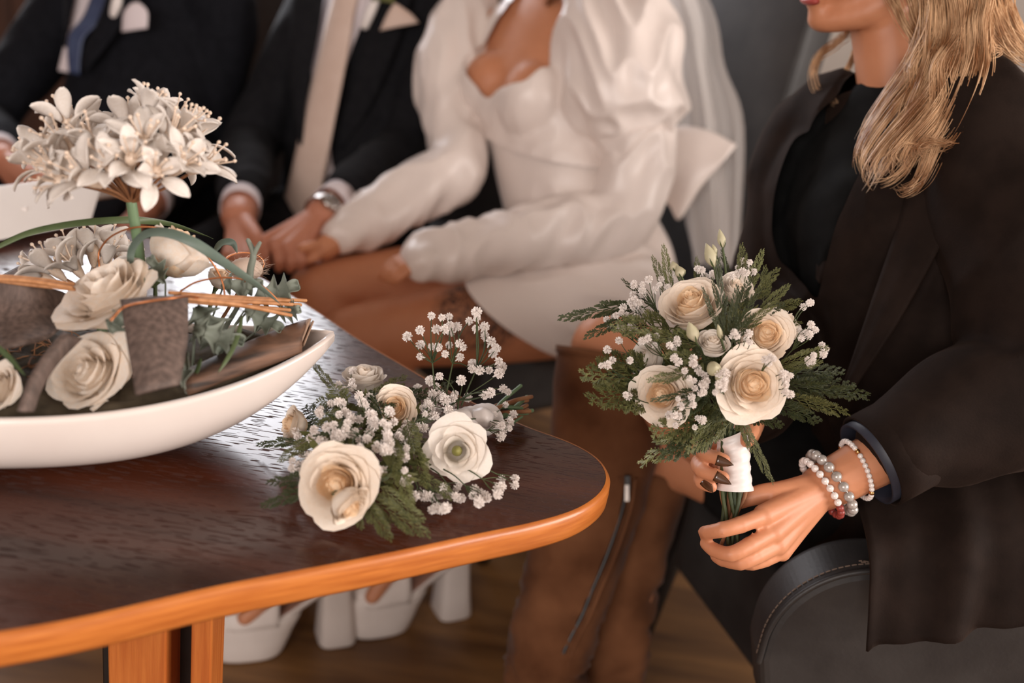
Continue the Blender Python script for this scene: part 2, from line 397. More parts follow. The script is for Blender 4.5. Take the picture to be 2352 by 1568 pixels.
def wood_top(m):
    nt = m.node_tree; N = nt.nodes; L = nt.links; b = N['Principled BSDF']
    g = Zp(800, 868, TZ) - Zp(600, 838, TZ); ang = math.atan2(g.y, g.x)
    tc = N.new('ShaderNodeTexCoord'); mp = N.new('ShaderNodeMapping'); L.new(tc.outputs['Object'], mp.inputs[0])
    mp.inputs['Rotation'].default_value = (0, 0, -ang)
    def nz(scale, det, rough=.5):
        s = N.new('ShaderNodeMapping'); L.new(mp.outputs[0], s.inputs[0]); s.inputs['Scale'].default_value = scale
        n = N.new('ShaderNodeTexNoise'); n.inputs['Scale'].default_value = 1; n.inputs['Detail'].default_value = det; L.new(s.outputs[0], n.inputs[0]); return n
    a = nz((1.6, 22, 1), 5)
    r = N.new('ShaderNodeValToRGB'); r.color_ramp.elements[0].position = .3; r.color_ramp.elements[1].position = .72
    r.color_ramp.elements[0].color = (.026, .0065, .0030, 1); r.color_ramp.elements[1].color = (.085, .020, .0075, 1)
    L.new(a.outputs['Fac'], r.inputs[0])
    p = nz((62, 430, 1), 0)     # short open pores
    pr = N.new('ShaderNodeValToRGB'); pr.color_ramp.elements[0].position = .60; pr.color_ramp.elements[1].position = .66
    L.new(p.outputs['Fac'], pr.inputs[0])
    mx = N.new('ShaderNodeMixRGB'); mx.blend_type = 'MULTIPLY'; mx.inputs[0].default_value = .15
    inv = N.new('ShaderNodeInvert'); L.new(pr.outputs[0], inv.inputs['Color'])
    L.new(r.outputs[0], mx.inputs[1]); L.new(inv.outputs[0], mx.inputs[2]); L.new(mx.outputs[0], b.inputs['Base Color'])
    rr = N.new('ShaderNodeMapRange'); L.new(pr.outputs[0], rr.inputs[0]); rr.inputs[3].default_value = .22; rr.inputs[4].default_value = .85; L.new(rr.outputs[0], b.inputs['Roughness'])
    bp = N.new('ShaderNodeBump'); bp.inputs['Strength'].default_value = .06; bp.inputs['Distance'].default_value = .0003; bp.invert = True
    L.new(pr.outputs[0], bp.inputs['Height']); L.new(bp.outputs[0], b.inputs['Normal'])
wood_top(tm)
mb = MB(); n = len(outl)
vs = oring(0, TZ); mb.add(vs, [tuple(range(n)) if sg > 0 else tuple(range(n))[::-1]])
vs2 = oring(0, TZ - TT + .002); b0 = len(mb.v); mb.add(vs2, [tuple(range(n))[::-1] if sg > 0 else tuple(range(n))])
mb.f += [(i, b0 + i, b0 + (i + 1) % n, (i + 1) % n) for i in range(n)]
add('tabletop', mb.mesh('tabletop', False), tm, tab)
prof = [(0.0002, TZ + .0002), (.003, TZ - .0005), (.0055, TZ - .004), (.006, TZ - .015), (.0055, TZ - TT + .004), (.003, TZ - TT), (-.02, TZ - TT - .0005), (-.02, TZ - .01)]
mb = MB(); rs = [oring(d, z) for d, z in prof]
mb.rings([list(r) for r in rs], caps=False)
m_edge = mat('orange_edge_band', (.42, .115, .02), .36, (.56, .18, .035), 6, stretch=(3, 3, 40), coat=.3, bump=.1, bscale=40)
add('edge_band', mb, m_edge, tab)
# legs: paired orange posts with a black upright between
def post(a, b, dpt, z1=TZ - TT - .001):
    """vertical board between two pixels taken at the frame bottom, at depth dpt"""
    p, q = P(a, 1540, dpt), P(b, 1540, dpt); p.z = q.z = 0
    return p, q
def leg_board(name, x0, x1, dpt, th, m, back=0.0):
    p, q = post(x0, x1, dpt); t = (q - p); w = t.length / 2; t.normalize(); nrm = V(t.y, -t.x, 0)
    if nrm.y > 0: nrm = -nrm
    c = (p + q) / 2 - nrm * (th / 2 + back); h = (TZ - TT) / 2
    mb = MB().box((c.x, c.y, h), t * w, nrm * th / 2, (0, 0, h - .0005))
    o = add(name, mb.mesh(name, False), m, tab)
    bv = o.modifiers.new('bevel', 'BEVEL'); bv.width = .002; bv.segments = 2
leg_board('leg_panel', 208, 250, 1.02, .02, M['legb'], .03)
leg_board('leg', 248, 382, 1.0, .05, M['leg'])
leg_board('leg_panel', 378, 440, 1.02, .02, M['legb'], .03)
leg_board('leg', 437, 485, 1.0, .05, M['leg'])
for cx, cy in [(-1.6, .62), (-.95, 1.3)]:
    for dx, nm, mm, w in [(-.07, 'leg', M['leg'], .035), (0, 'leg_panel', M['legb'], .03), (.06, 'leg', M['leg'], .022)]:
        add(nm, MB().box((cx + dx, cy, (TZ - TT) / 2), (w, 0, 0), (0, .025, 0), (0, 0, (TZ - TT) / 2 - .0005)).mesh(nm, False), mm, tab)

# ------------------------------------------------------------------ chairs
def bev(o, w=.02, seg=4):
    m = o.modifiers.new('bevel', 'BEVEL'); m.width = w; m.segments = seg; m.limit_method = 'ANGLE'
    return o
def arm_panel(y0, y1, x0, x1, z0, z1, r):
    """arm slab seen from the side: rounded upper front corner; front at +x"""
    out = [(x0, z0), (x1 - .20, z0), (x1 - .10, z0 + .08), (x1 - .02, z0 + .18), (x1, z0 + .25), (x1, z1 - r)] + [(x1 - r + r * math.cos(R(a)), z1 - r + r * math.sin(R(a))) for a in range(3, 91, 3)] + [(x0, z1)]
    return out
def armchair(loc, F, label, back_h=1.16, arm_z=.66, half=.30, depth=.58, group=None, arms=True, rec=.10, arm_r=.16):
    """local +x = forward"""
    F = Vector(F).normalized(); Lf = V(-F.y, F.x, 0)
    Mx = Matrix(((F.x, Lf.x, 0, loc[0]), (F.y, Lf.y, 0, loc[1]), (0, 0, 1, 0), (0, 0, 0, 1)))
    t = thing('leather_armchair', loc, label, 'chair', group, Mx)
    d = depth / 2
    if not arms: sm = MB().box((.02, 0, .388), (d, 0, 0), (0, half - .085, 0), (0, 0, .075))
    else:        # seat between the arms, its front edge cut back towards one side
        w = half - .078; pl_ = [(-d, -w), (d + .03, -w), (d - .15, w), (-d, w)]
        sm = MB().rings([[(x, y, z) for x, y in pl_] for z in (.28, .46)])
    s = add('seat', sm.mesh('seat', True), M['leather'], t, local=True); bev(s, .03 if not arms else .018)
    # back slab, reclined
    mb = MB(); g = []
    for z in np.linspace(.30, back_h, 9):
        x = -d - rec * (z - .3)
        g.append([(x + .045, -half + .01, z), (x + .045, half - .01, z), (x - .045, half - .01, z), (x - .045, -half + .01, z)])
    mb.rings(g, True)
    b = add('backrest', mb.mesh('backrest', True), M['leather'], t, local=True); bev(b, .015)
    if arms:
        for sgn in (-1, 1):
            y0, y1 = sgn * half, sgn * (half - .075)
            out = arm_panel(0, 0, -d - .01, d + .02, .27, arm_z, arm_r)
            n = len(out); mb = MB()
            vs = [(x, y0, z) for x, z in out] + [(x, y1, z) for x, z in out]
            fs = [tuple(range(n)), tuple(range(2 * n - 1, n - 1, -1))] + [(i, (i + 1) % n, (i + 1) % n + n, i + n) for i in range(n)]
            mb.add(vs, fs); me = mb.mesh('arm', False)
            bm = bmesh.new(); bm.from_mesh(me); bmesh.ops.recalc_face_normals(bm, faces=bm.faces); bm.to_mesh(me); bm.free()
            a = add('armrest', me, M['leather'], t, local=True)
            bev(a, .012, 3)
            # piping along the outer edge and a row of stitches beside it
            arc = out[4:]
            mp = MB().tube([(x, y0 + sgn * .0005, z) for x, z in arc], .0035, 8)
            add('piping', mp, M['leather'], a, local=True)
            st = MB(); al = cr([(x, y0 - sgn * .013, z) for x, z in arc], 4); nr = np.gradient(al, axis=0)
            al = al + np.stack([nr[:, 2], 0 * nr[:, 0], -nr[:, 0]], 1) / np.maximum(np.linalg.norm(nr, axis=1, keepdims=True), 1e-9) * .0008
            Ls = np.concatenate([[0], np.cumsum(np.linalg.norm(np.diff(al, axis=0), axis=1))]); at = lambda q: np.array([np.interp(q, Ls, al[:, c]) for c in range(3)])
            for q in np.arange(.002, Ls[-1] - .006, .0075): st.tube([at(q), at(q + .0045)], .0009, 5)
            add('stitching', st, M['thread'], a, local=True, kind='stuff')
    for sx in (-1, 1):
        for sy in (-1, 1):
            ft_ = sx > 0 and sy < 0 and arms; mb = MB().tube([(sx * (d - .03) + (.02 if ft_ else 0), sy * (half - .04), .52 if ft_ else .31), (sx * (d - .01) + (.06 if ft_ else 0), sy * (half - .035), 0.012)], [.024, .017], 10)
            add('leg', mb, M['legb'], t, local=True)
    return t
BF = V(-.80, -.60, 0)            # bride's chair faces the table
armchair((.09, 2.20), BF, 'charcoal leather armchair behind the bride in the white satin dress', group='leather chairs around the table', arms=False, back_h=1.32, half=.27)
armchair((-.40, 2.66), (-.5, -.87, 0), 'charcoal leather chair behind the man with the champagne tie', group='leather chairs around the table', arms=False, back_h=1.22, half=.25)
armchair((-1.03, 2.78), (-.45, -.9, 0), 'charcoal leather chair behind the man with the navy tie', group='leather chairs around the table', arms=False, back_h=1.32, half=.27)
armchair((.665, 1.28), (-1, 0, 0), 'charcoal leather armchair with stitched armrest under the woman in the brown coat', arm_z=.668, half=.31, depth=.60, back_h=1.2, arm_r=.12, group='leather chairs around the table')
# ------------------------------------------------------------------ people
def head_parts(mb, c, F, U):
    F = Vector(F).normalized(); U = Vector(U); U = (U - F * U.dot(F)).normalized(); L = U.cross(F)
    def e(l, f, u, a, b, d): mb.ell(c + L * l + F * f + U * u, L * a, F * b, U * d, 18, 12)
    e(0, -.012, .03, .076, .096, .088); e(0, .018, -.025, .061, .074, .085)
    e(0, .068, -.098, .024, .022, .019)
    for s in (-1, 1):
        mb.tube([c + L * s * .058 - U * .045 - F * .01, c + L * s * .045 - U * .085 + F * .03, c + L * s * .012 - U * .1 + F * .066], [.02, .019, .017], 10, 3)
        e(s * .036, .062, -.035, .026, .026, .03); e(s * .077, -.008, -.012, .007, .018, .030)
        mb.tube([c + L * s * .052 + F * .068 + U * .02, c + L * s * .015 + F * .088 + U * .022], .009, 8)
    mb.tube([c + F * .088 + U * .01, c + F * .103 - U * .018, c + F * .112 - U * .036], [.007, .0085, .0115], 8, 3)
    e(0, .088, -.064, .022, .0105, .0062); e(0, .087, -.077, .020, .0105, .0068)
    return L
def eyes(parent, c, F, U, skin='skin', brow='dark_hair'):
    F = Vector(F).normalized(); U = Vector(U); U = (U - F * U.dot(F)).normalized(); L = U.cross(F)
    for s in (-1, 1):
        q = c + L * s * .031 + F * .0765 + U * .003
        a = add('eye', MB().ball(q, .0102), M['eye'], parent)
        add('iris', MB().ell(q + F * .0085 - U * .001, L * .0046, U * .0046, F * .0022), M['dial'], a)
        add('eyelid', MB().ell(q + U * .0062 - F * .0004, L * .0150, F * .0122, U * .0072), M[skin], a)
        add('eyelid', MB().ell(q - U * .0088 - F * .0006, L * .0140, F * .0112, U * .0056), M[skin], a)
        add('lashes', MB().tube([q + L * x * .012 + F * (.0118 - abs(x) * .006) - U * (.0004 + x * x * .0018) for x in (-1, -.5, 0, .5, 1)], .0007, 5, 3), M['dark_hair'], a)
        add('eyebrow', MB().tube([c + L * s * x + F * f_ + U * u for x, f_, u in ((.014, .0945, .024), (.030, .0895, .030), (.046, .076, .027))], [.0022, .0024, .0012], 7, 4), M[brow], parent)
def limb(mb, pts, rad, n=14, k=5, side=None): mb.tube(pts, rad, n, k, True, side)
def hand(elbow, wrist, fingers, thumb, r=.0088, wr=.024, er=.038, vox=.0023, pr=.0115):
    mb = MB(); w = Vector(wrist)
    limb(mb, [elbow, w.lerp(Vector(elbow), .45), w], [er, (er + wr) * .52, wr], 16, 4)
    n = len(fingers)
    for i, f in enumerate(fingers):
        q = [Vector(p) for p in f]; m = q[0]
        s = .82 if i == n - 1 and n == 4 else 1.0
        limb(mb, [w.lerp(m, .05), w.lerp(m, .6), m], [wr * .72, pr * 1.08, pr * s], 12, 3)
        rr = np.linspace(r * 1.08, r * .80, len(q)) * s
        limb(mb, q, list(rr), 12, 4)
        for j in range(1, len(q) - 1): mb.ball(q[j], rr[j] * 1.06)
        mb.ball(m, pr * s * 1.02)
    t = [Vector(p) for p in thumb]
    limb(mb, [w.lerp(t[0], .2)] + t, [wr * .7] + list(np.linspace(r * 1.5, r * .95, len(t))), 12, 4)
    return remesh(mb, vox, 5)
def wrinkle(me, amp, along, ac=34, al=9, off=0.0, ridge=True, mask=None):
    """cloth folds: ridged noise, long in the direction `along`"""
    T = Vector(along).normalized()
    def fn(p):
        a = p.dot(T); q = p - T * a
        s = Vector((q.x * ac + off, q.y * ac + off, q.z * ac)) + T * a * al
        v = noise.noise(s); v = (1 - abs(v) * 2.2) if ridge else v
        return amp * v * (mask(p) if mask else 1)
    return inflate(me, fn)
def strands(locks, per, spread, rad, seg=7, curl=0.0, n=4):
    mb = MB()
    for pts, sp in locks:
        base = cr([p[:] for p in pts], seg)
        for j in range(max(8, int(per * sp))):
            o = np.random.normal(0, 1, 3) * spread * sp; o2 = np.random.normal(0, 1, 3) * spread * sp
            ph = random.random() * 6.28; m = len(base); tt = np.linspace(0, 1, m)[:, None]
            tw = curl * np.stack([np.sin(tt[:, 0] * 9 + ph), np.cos(tt[:, 0] * 8 + ph), np.sin(tt[:, 0] * 7 + ph)], 1)
            cut = max(6, int(m * random.uniform(.66, 1.0)))
            path = base + o * (1 - tt * .5) + o2 * tt * .6 + tw
            path = path[:cut]; r = rad * random.uniform(.6, 1.25)
            rr = r * np.minimum(1, np.linspace(1.0, .0, cut) * 5 + .12)
            mb.tube(path, list(rr), n, 1)
    return mb
def scalp(c, F, U, grow=.012, low=-.02):
    F = Vector(F).normalized(); U = Vector(U); U = (U - F * U.dot(F)).normalized(); L = U.cross(F)
    mb = MB().ell(c - F * .018 + U * .036, L * (.078 + grow), F * (.096 + grow), U * (.09 + grow), 28, 18)
    me = mb.mesh('hair')
    cull(me, lambda p: (p - c).dot(U) > low + max(0, (p - c).dot(F) - .02) * 1.05)
    return wrinkle(me, .005, (0, 0, 1), 60, 14)

def ring_band(c, ax, r0, r1, h, n=40, th=.0025, side=None):
    """short cuff: elliptical band around axis ax"""
    Mx = frame(c, ax, side); rs = []
    for (dr, dz) in [(-th, -h), (0, -h), (0, h), (-th, h), (-th, -h)]:
        rs.append([Mx @ V((r0 + dr) * math.cos(a), (r1 + dr) * math.sin(a), dz) for a in np.arange(n) * 2 * PI / n])
    return MB().rings(rs, caps=False)

# ================================================================== bride
BFc = V(-.74, -.67, 0).normalized(); BL = V(.67, -.74, 0).normalized(); ZU = V(0, 0, 1)
bride = thing('person', (.1, 1.95, 0), 'seated woman in a white satin mini dress with puff sleeves, hands on her lap', 'person')
bhip, bwai, bund, bbus, bche, bnec = P(1350, 640, 2.10), P(1285, 470, 2.06), P(1265, 335, 2.07), P(1240, 225, 2.08), P(1230, 90, 2.12), P(1245, -40, 2.14)
bhead = bnec + V(0, 0, .20) + BFc * .02
shR, elR, wrR = P(1065, 70, 2.16), P(1042, 385, 2.05), P(745, 570, 1.89)
shL, elL, wrL = P(1390, 70, 2.00), P(1405, 505, 1.96), P(960, 597, 1.80)
hipN, knN = P(1430, 700, 2.04), P(805, 775, 1.84)
hipF, knF = P(1330, 620, 2.15), P(735, 668, 1.92)
anN, anF = V(-.11, 1.66, .22), V(-.27, 1.53, .22)
def bride_torso(mb, g=0.0):
    mb.tube([bhip - ZU * .08, bhip, bwai, bund, bbus, bche, bnec - ZU * .03], [(.150 + g, .115 + g), (.165 + g, .125 + g), (.128 + g, .100 + g), (.137 + g, .105 + g), (.148 + g, .112 + g), (.150 + g, .085 + g), (.06, .055)], 40, 5, True, BL)
    for s in (-1, 1):
        mb.ell(bbus + BFc * .078 + BL * s * .064 + ZU * .012, BL * (.064 + g), BFc * (.062 + g), ZU * (.070 + g), 24, 16)
    mb.ell(bbus + BFc * .070 - ZU * .015, BL * (.085 + g), BFc * (.060 + g), ZU * (.055 + g), 24, 16)
mb = MB(); bride_torso(mb); LH = head_parts(mb, bhead, BFc, ZU)
limb(mb, [bche, bnec, bhead - ZU * .06], [.06, .05, .05])
limb(mb, [bche + BL * .06, shL], [.05, .05]); limb(mb, [bche - BL * .06, shR], [.05, .05])
limb(mb, [shL, P(1440, 300, 1.97), elL], [.045, .04, .034]); limb(mb, [shR, elR], [.04, .034])
limb(mb, [hipN, hipN.lerp(knN, .45), hipN.lerp(knN, .85), knN], [.095, .088, .068, .060], 24, 5)
limb(mb, [hipF, hipF.lerp(knF, .45), hipF.lerp(knF, .85), knF], [.095, .088, .068, .060], 24, 5)
for kn, an in ((knN, anN), (knF, anF)): limb(mb, [kn, kn.lerp(an, .3) + V(.02, .03, 0), kn.lerp(an, .75), an], [.058, .056, .042, .034], 18, 5)
toeN, toeF = Zp(850, 1420, .05) + V(0, 0, .05), Zp(560, 1470, .05) + V(0, 0, .05)
for an, to in ((anN, toeN), (anF, toeF)): limb(mb, [an, an.lerp(to, .5) + V(0, 0, .008), to], [.034, .026, .016], 14, 4)
bodym = remesh(mb, .0065, 6)
f = lambda *a: [P(*q) for q in a]
hm1 = hand(elL, wrL, [f((912, 600, 1.80), (888, 618, 1.795), (872, 634, 1.80)), f((918, 608, 1.785), (895, 626, 1.78), (882, 640, 1.785)), f((926, 616, 1.775), (906, 632, 1.772), (896, 645, 1.778)), f((934, 624, 1.768), (916, 640, 1.768), (908, 648, 1.775))], f((930, 596, 1.815), (900, 606, 1.82), (885, 616, 1.825)), vox=.003)
hm2 = hand(elR, wrR, [f((712, 570, 1.883), (680, 580, 1.878), (655, 590, 1.883)), f((712, 578, 1.873), (680, 590, 1.868), (655, 600, 1.873)), f((716, 586, 1.866), (686, 598, 1.863), (662, 606, 1.868)), f((722, 592, 1.860), (698, 602, 1.858), (680, 608, 1.863))], f((725, 566, 1.868), (706, 568, 1.850), (693, 570, 1.844)), vox=.003)
# tattoo inked on the near thigh
sk = M['skin'].copy(); sk.name = 'skin_tattooed'
def tattoo(m, c, rad):
    nt = m.node_tree; N = nt.nodes; L = nt.links; b = N['Principled BSDF']
    src = b.inputs['Base Color'].links[0].from_socket
    geo = N.new('ShaderNodeNewGeometry')
    sub = N.new('ShaderNodeVectorMath'); sub.operation = 'DISTANCE'; L.new(geo.outputs['Position'], sub.inputs[0]); sub.inputs[1].default_value = c
    mr = N.new('ShaderNodeMapRange'); L.new(sub.outputs['Value'], mr.inputs[0]); mr.inputs[1].default_value = rad * .75; mr.inputs[2].default_value = rad * 1.05; mr.inputs[3].default_value = 1; mr.inputs[4].default_value = 0
    w = N.new('ShaderNodeTexVoronoi'); w.feature = 'DISTANCE_TO_EDGE'; w.inputs['Scale'].default_value = 46
    ns = N.new('ShaderNodeTexNoise'); ns.inputs['Scale'].default_value = 24
    mxv = N.new('ShaderNodeMixRGB'); mxv.inputs[0].default_value = .12; L.new(geo.outputs['Position'], mxv.inputs[1]); L.new(ns.outputs['Color'], mxv.inputs[2]); L.new(geo.outputs['Position'], ns.inputs[0])
    L.new(mxv.outputs[0], w.inputs['Vector'])
    r = N.new('ShaderNodeValToRGB'); r.color_ramp.elements[0].position = .03; r.color_ramp.elements[1].position = .16; r.color_ramp.elements[0].color = (1, 1, 1, 1); r.color_ramp.elements[1].color = (.35, .35, .35, 1)
    L.new(w.outputs['Distance'], r.inputs[0])
    mu = N.new('ShaderNodeMath'); mu.operation = 'MULTIPLY'; L.new(r.outputs[0], mu.inputs[0]); L.new(mr.outputs[0], mu.inputs[1])
    mu2 = N.new('ShaderNodeMath'); mu2.operation = 'MULTIPLY'; L.new(mu.outputs[0], mu2.inputs[0]); mu2.inputs[1].default_value = .92
    mx = N.new('ShaderNodeMixRGB'); L.new(mu2.outputs[0], mx.inputs[0]); L.new(src, mx.inputs[1]); mx.inputs[2].default_value = (.035, .022, .02, 1)
    L.new(mx.outputs[0], b.inputs['Base Color'])
tattoo(sk, P(1105, 715, 1.84), .092)
add('body', joinm(bodym, hm1, hm2), sk, bride); eyes(bride, bhead, BFc, ZU, 'skin', 'auburn')
# --- dress: corset and skirt
dress = add('dress', None, None, bride)
mb = MB(); bride_torso(mb, .004)
limb(mb, [hipN + V(0, 0, .01), hipN.lerp(knN, .35), hipN.lerp(knN, .8)], [.118, .106, .095], 28, 5)
limb(mb, [hipF + V(0, 0, .01), hipF.lerp(knF, .35), hipF.lerp(knF, .8)], [.118, .106, .095], 28, 5)
mid0, mid1 = (hipN + hipF) / 2, (hipN.lerp(knN, .7) + hipF.lerp(knF, .7)) / 2
limb(mb, [mid0 + V(0, 0, .01), mid1 + V(0, 0, .005)], [.115, .085], 28, 5)
dm = remesh(mb, .006, 10)
a, b_, c_ = P(1088, 618, 1.93), P(1252, 832, 1.86), P(1120, 575, 2.05)
no = (b_ - a).cross(c_ - a).normalized(); no = no if no.dot(knN - hipN) > 0 else -no
cutplane(dm, a, no); cutplane(dm, bund + ZU * .012, ZU)
axt = (knN - hipN).normalized()
hipmask = lambda p: max(0, 1 - ((p - P(1400, 600, 2.0)).length / .24) ** 2)
wrinkle(dm, .010, axt + V(0, 0, .5), 22, 6, mask=hipmask)
add('skirt', dm, M['satin'], dress)
# --- bust band with sweetheart neckline
mb = MB(); bride_torso(mb, .013); bm_ = remesh(mb, .005, 14)
cutplane(bm_, bund - ZU * .002, -ZU)
def keep(p):
    s = (p - bbus).dot(BL); h = p.z - bbus.z; fr = (p - bche).dot(BFc)
    if h > .20: return False
    if fr < -.01: return h < .13
    lim = -.008 + .055 * min(1, abs(s) / .09) ** .85
    edge = .104 + .02 * max(0, h - .06)
    if abs(s) < edge and h > lim: return False
    return True
cull(bm_, keep, 40)
wrinkle(bm_, .0035, BFc + V(0, 0, .8), 20, 9)
add('bodice', bm_, M['satin'], dress)
# --- sleeves
def sleeve(name, pts, rad, amp, along, ac, al, vox=.006, it=5):
    mb = MB(); limb(mb, pts, rad, 28, 6); me = remesh(mb, vox, it)
    return wrinkle(me, amp, along, ac, al, off=random.random() * 9)
pf = [P(1375, -10, 2.02), P(1405, 60, 1.98), P(1425, 160, 1.97), P(1440, 250, 1.96), P(1452, 315, 1.955)]
s1 = sleeve('s', pf, [.055, .102, .122, .112, .062], .022, pf[-1] - pf[0], 19, 6, .005, 3)
add('puff_sleeve', s1, M['satin'], dress)
pf2 = [P(1095, 0, 2.18), P(1062, 60, 2.15), P(1042, 140, 2.13), P(1034, 225, 2.11), P(1044, 300, 2.09)]
add('puff_sleeve', sleeve('s', pf2, [.04, .062, .074, .070, .055], .010, pf2[-1] - pf2[0], 20, 8), M['satin'], dress)
lw = [P(1462, 300, 1.955), P(1455, 400, 1.96), elL, elL.lerp(wrL, .35), elL.lerp(wrL, .7), wrL.lerp(elL, .03)]
s2 = sleeve('s', lw, [.066, .066, .066, .055, .046, .040], .014, V(.35, .1, 1), 19, 6, .005, 5)
add('lower_sleeve', s2, M['satin'], dress)
lw = [P(1040, 280, 2.09), elR, elR.lerp(wrR, .3), elR.lerp(wrR, .65), wrR.lerp(elR, .15)]
add('lower_sleeve', sleeve('s', lw, [.052, .060, .056, .048, .037], .011, V(.3, .1, 1), 19, 6, .005, 5), M['satin'], dress)
# --- bow at the back of the waist
bow = add('bow', None, None, dress)
def loop(A, B, bul, d=V(0, -.5, .2)):
    g = patch(A, B, 12, bul, d, 6); mb = MB().sheet(g, .003); return mb.mesh('loop')
add('bow_loop', loop([P(1480, 300, 2.140), P(1560, 288, 2.119), P(1630, 300, 2.091), P(1692, 332, 2.070)], [P(1490, 430, 2.120), P(1535, 470, 2.121), P(1560, 505, 2.119), P(1600, 440, 2.116)], .05), M['satin'], bow)
add('bow_loop', loop([P(1692, 332, 2.070), P(1640, 320, 2.152), P(1560, 310, 2.209), P(1490, 330, 2.200)], [P(1600, 440, 2.116), P(1580, 480, 2.173), P(1540, 470, 2.206), P(1490, 430, 2.180)], -.03), M['satin'], bow)
add('bow_tail', loop([P(1460, 380, 2.140), P(1500, 480, 2.160), P(1540, 560, 2.126), P(1560, 640, 2.089)], [P(1420, 420, 2.100), P(1430, 520, 2.080), P(1450, 600, 2.060), P(1470, 660, 2.050)], .03), M['satin'], bow)
add('bow_knot', MB().ell(P(1478, 370, 2.150), BL * .03, BFc * .025, ZU * .04), M['satin'], bow)
# --- veil
def wavy(A, B, n, amp, fr, k=6):
    g = patch(A, B, n, 0, None, k); out = []
    for i, row in enumerate(g):
        r = []
        for j, q in enumerate(row):
            t = j / n; w = amp * (math.sin(t * fr + i * .07) + .5 * math.sin(t * fr * 2.3 + 1 + i * .05))
            r.append(q + np.array([.3, .95, .1]) * w)
        out.append(r)
    return out
vm = MB().sheet(wavy([bhead - BFc * .095 + ZU * .075 - BL * .03, P(1480, -40, 2.150), P(1520, 150, 2.161), P(1530, 350, 2.176), P(1590, 600, 2.169)], [bhead - BFc * .10 + ZU * .06 + BL * .05, P(1622, -20, 2.155), P(1668, 150, 2.124), P(1712, 292, 2.090), P(1698, 610, 2.111)], 24, .018, 17), 0)
veil = add('veil', vm, M['veil'], bride)
vm = MB().sheet(wavy([bhead - BFc * .10 + ZU * .06 - BL * .02, P(1520, -40, 2.181), P(1560, 200, 2.183), P(1570, 400, 2.199), P(1590, 610, 2.189)], [bhead - BFc * .105 + ZU * .05 + BL * .04, P(1590, -40, 2.189), P(1630, 180, 2.192), P(1665, 380, 2.166), P(1685, 610, 2.147)], 24, .014, 23), 0)
add('veil_layer', vm, M['veil'], veil)
# --- hair
hl = []
for (x, y, d) in [(1120, 5, 2.07), (1150, 20, 2.06), (1135, -10, 2.08), (1285, 60, 2.02), (1310, 30, 2.01), (1270, 90, 2.03), (1330, -5, 2.0), (1262, 20, 2.04)]:
    e0 = P(x, y, d); top = bhead + (BL * .075 if x > 1200 else BL * -.07) + V(0, 0, .02)
    c0 = top.lerp(e0, .6); pts = [top, top.lerp(e0, .3) + BL * (.02 if x > 1200 else -.02)]
    for q in range(9): pts.append(top.lerp(e0, .45 + q * .068) + BL * .020 * math.cos(q * 1.5 + x) + BFc * .018 * math.sin(q * 1.5 + x))
    hl.append((pts, 1))
hb = add('hair', strands(hl, 26, .006, .0011, 5), M['auburn'], bride)
add('hair_cap', scalp(bhead, BFc, ZU, .014, -.05), M['auburn'], hb)
# --- shoes: platform sandal with a block heel, built from heel (x=-) to toe (x=+)
def shoe(toe, heel):
    toe, heel = Vector(toe), Vector(heel); X = (toe - heel); L_ = X.length; X.normalize(); Y = V(-X.y, X.x, 0)
    Mx = Matrix(((X.x, Y.x, 0, heel.x), (X.y, Y.y, 0, heel.y), (0, 0, 1.3, 0), (0, 0, 0, 1)))
    t = add('shoe', None, None, bride, Mx)
    def foot_ring(x, z, s=1.0):
        pass
    # platform
    rs = []
    x0, x1 = L_ * .42, L_ * 1.0
    for z, s in ((.002, .93), (.006, .97), (.03, 1.0), (.040, .985), (.044, 1.0), (.062, 1.0), (.066, .97)):
        ring = []
        for i in range(32):
            a = i * 2 * PI / 32; cx = (x0 + x1) / 2; hx = (x1 - x0) / 2
            px = math.copysign(abs(math.cos(a)) ** .75, math.cos(a)); py = math.copysign(abs(math.sin(a)) ** .8, math.sin(a))
            sh = -.030 * (z / .066) ** 1.3 if px < 0 else 0
            ring.append((cx + hx * px * s + sh * abs(px), .043 * py * s * (1 - .1 * px), z))
        rs.append(ring)
    add('platform', MB().rings(rs), M['shoe'], t, local=True)
    # arched sole from platform to heel
    g = []
    for i in range(13):
        u = i / 12; x = x0 + .03 - u * (x0 + .03 + .012); z = .062 + .075 * (u ** 1.4); w = .036 - .008 * math.sin(PI * u)
        g.append([(x, w * v, z + .004 * (1 - v * v)) for v in np.linspace(-1, 1, 7)])
    add('sole', MB().sheet(g, .008), M['shoe'], t, local=True)
    g2 = [[(p[0], p[1] * .9, p[2] + .001) for p in r] for r in g]
    add('insole', MB().sheet(g2, .0008), M['insole'], t, local=True)
    # block heel, wider at the floor
    rs = []
    for z, a in ((.001, .034), (.004, .036), (.05, .031), (.095, .028), (.130, .030)):
        rs.append([(-.0 + a * math.copysign(abs(math.cos(q)) ** .5, math.cos(q)) + .012 * (z / .13), a * math.copysign(abs(math.sin(q)) ** .5, math.sin(q)), z) for q in np.arange(24) * 2 * PI / 24])
    add('heel', MB().rings(rs), M['shoe'], t, local=True)
    # vamp strap over the toes
    g = []
    for i in range(12):
        u = i / 11; x = L_ * .50 + u * L_ * .47; w = .044 * (1 - max(0, u - .6) ** 2 * 3.5); g.append([(x, w * math.cos(a), .058 + (.052 - .030 * u) * math.sin(a)) for a in np.linspace(0, PI, 15)])
    add('vamp', MB().sheet(g, .002), M['shoe'], t, local=True)
shoe(Zp(478, 1502, 0), Zp(770, 1462, 0)); shoe(Zp(790, 1452, 0), Zp(1035, 1402, 0))

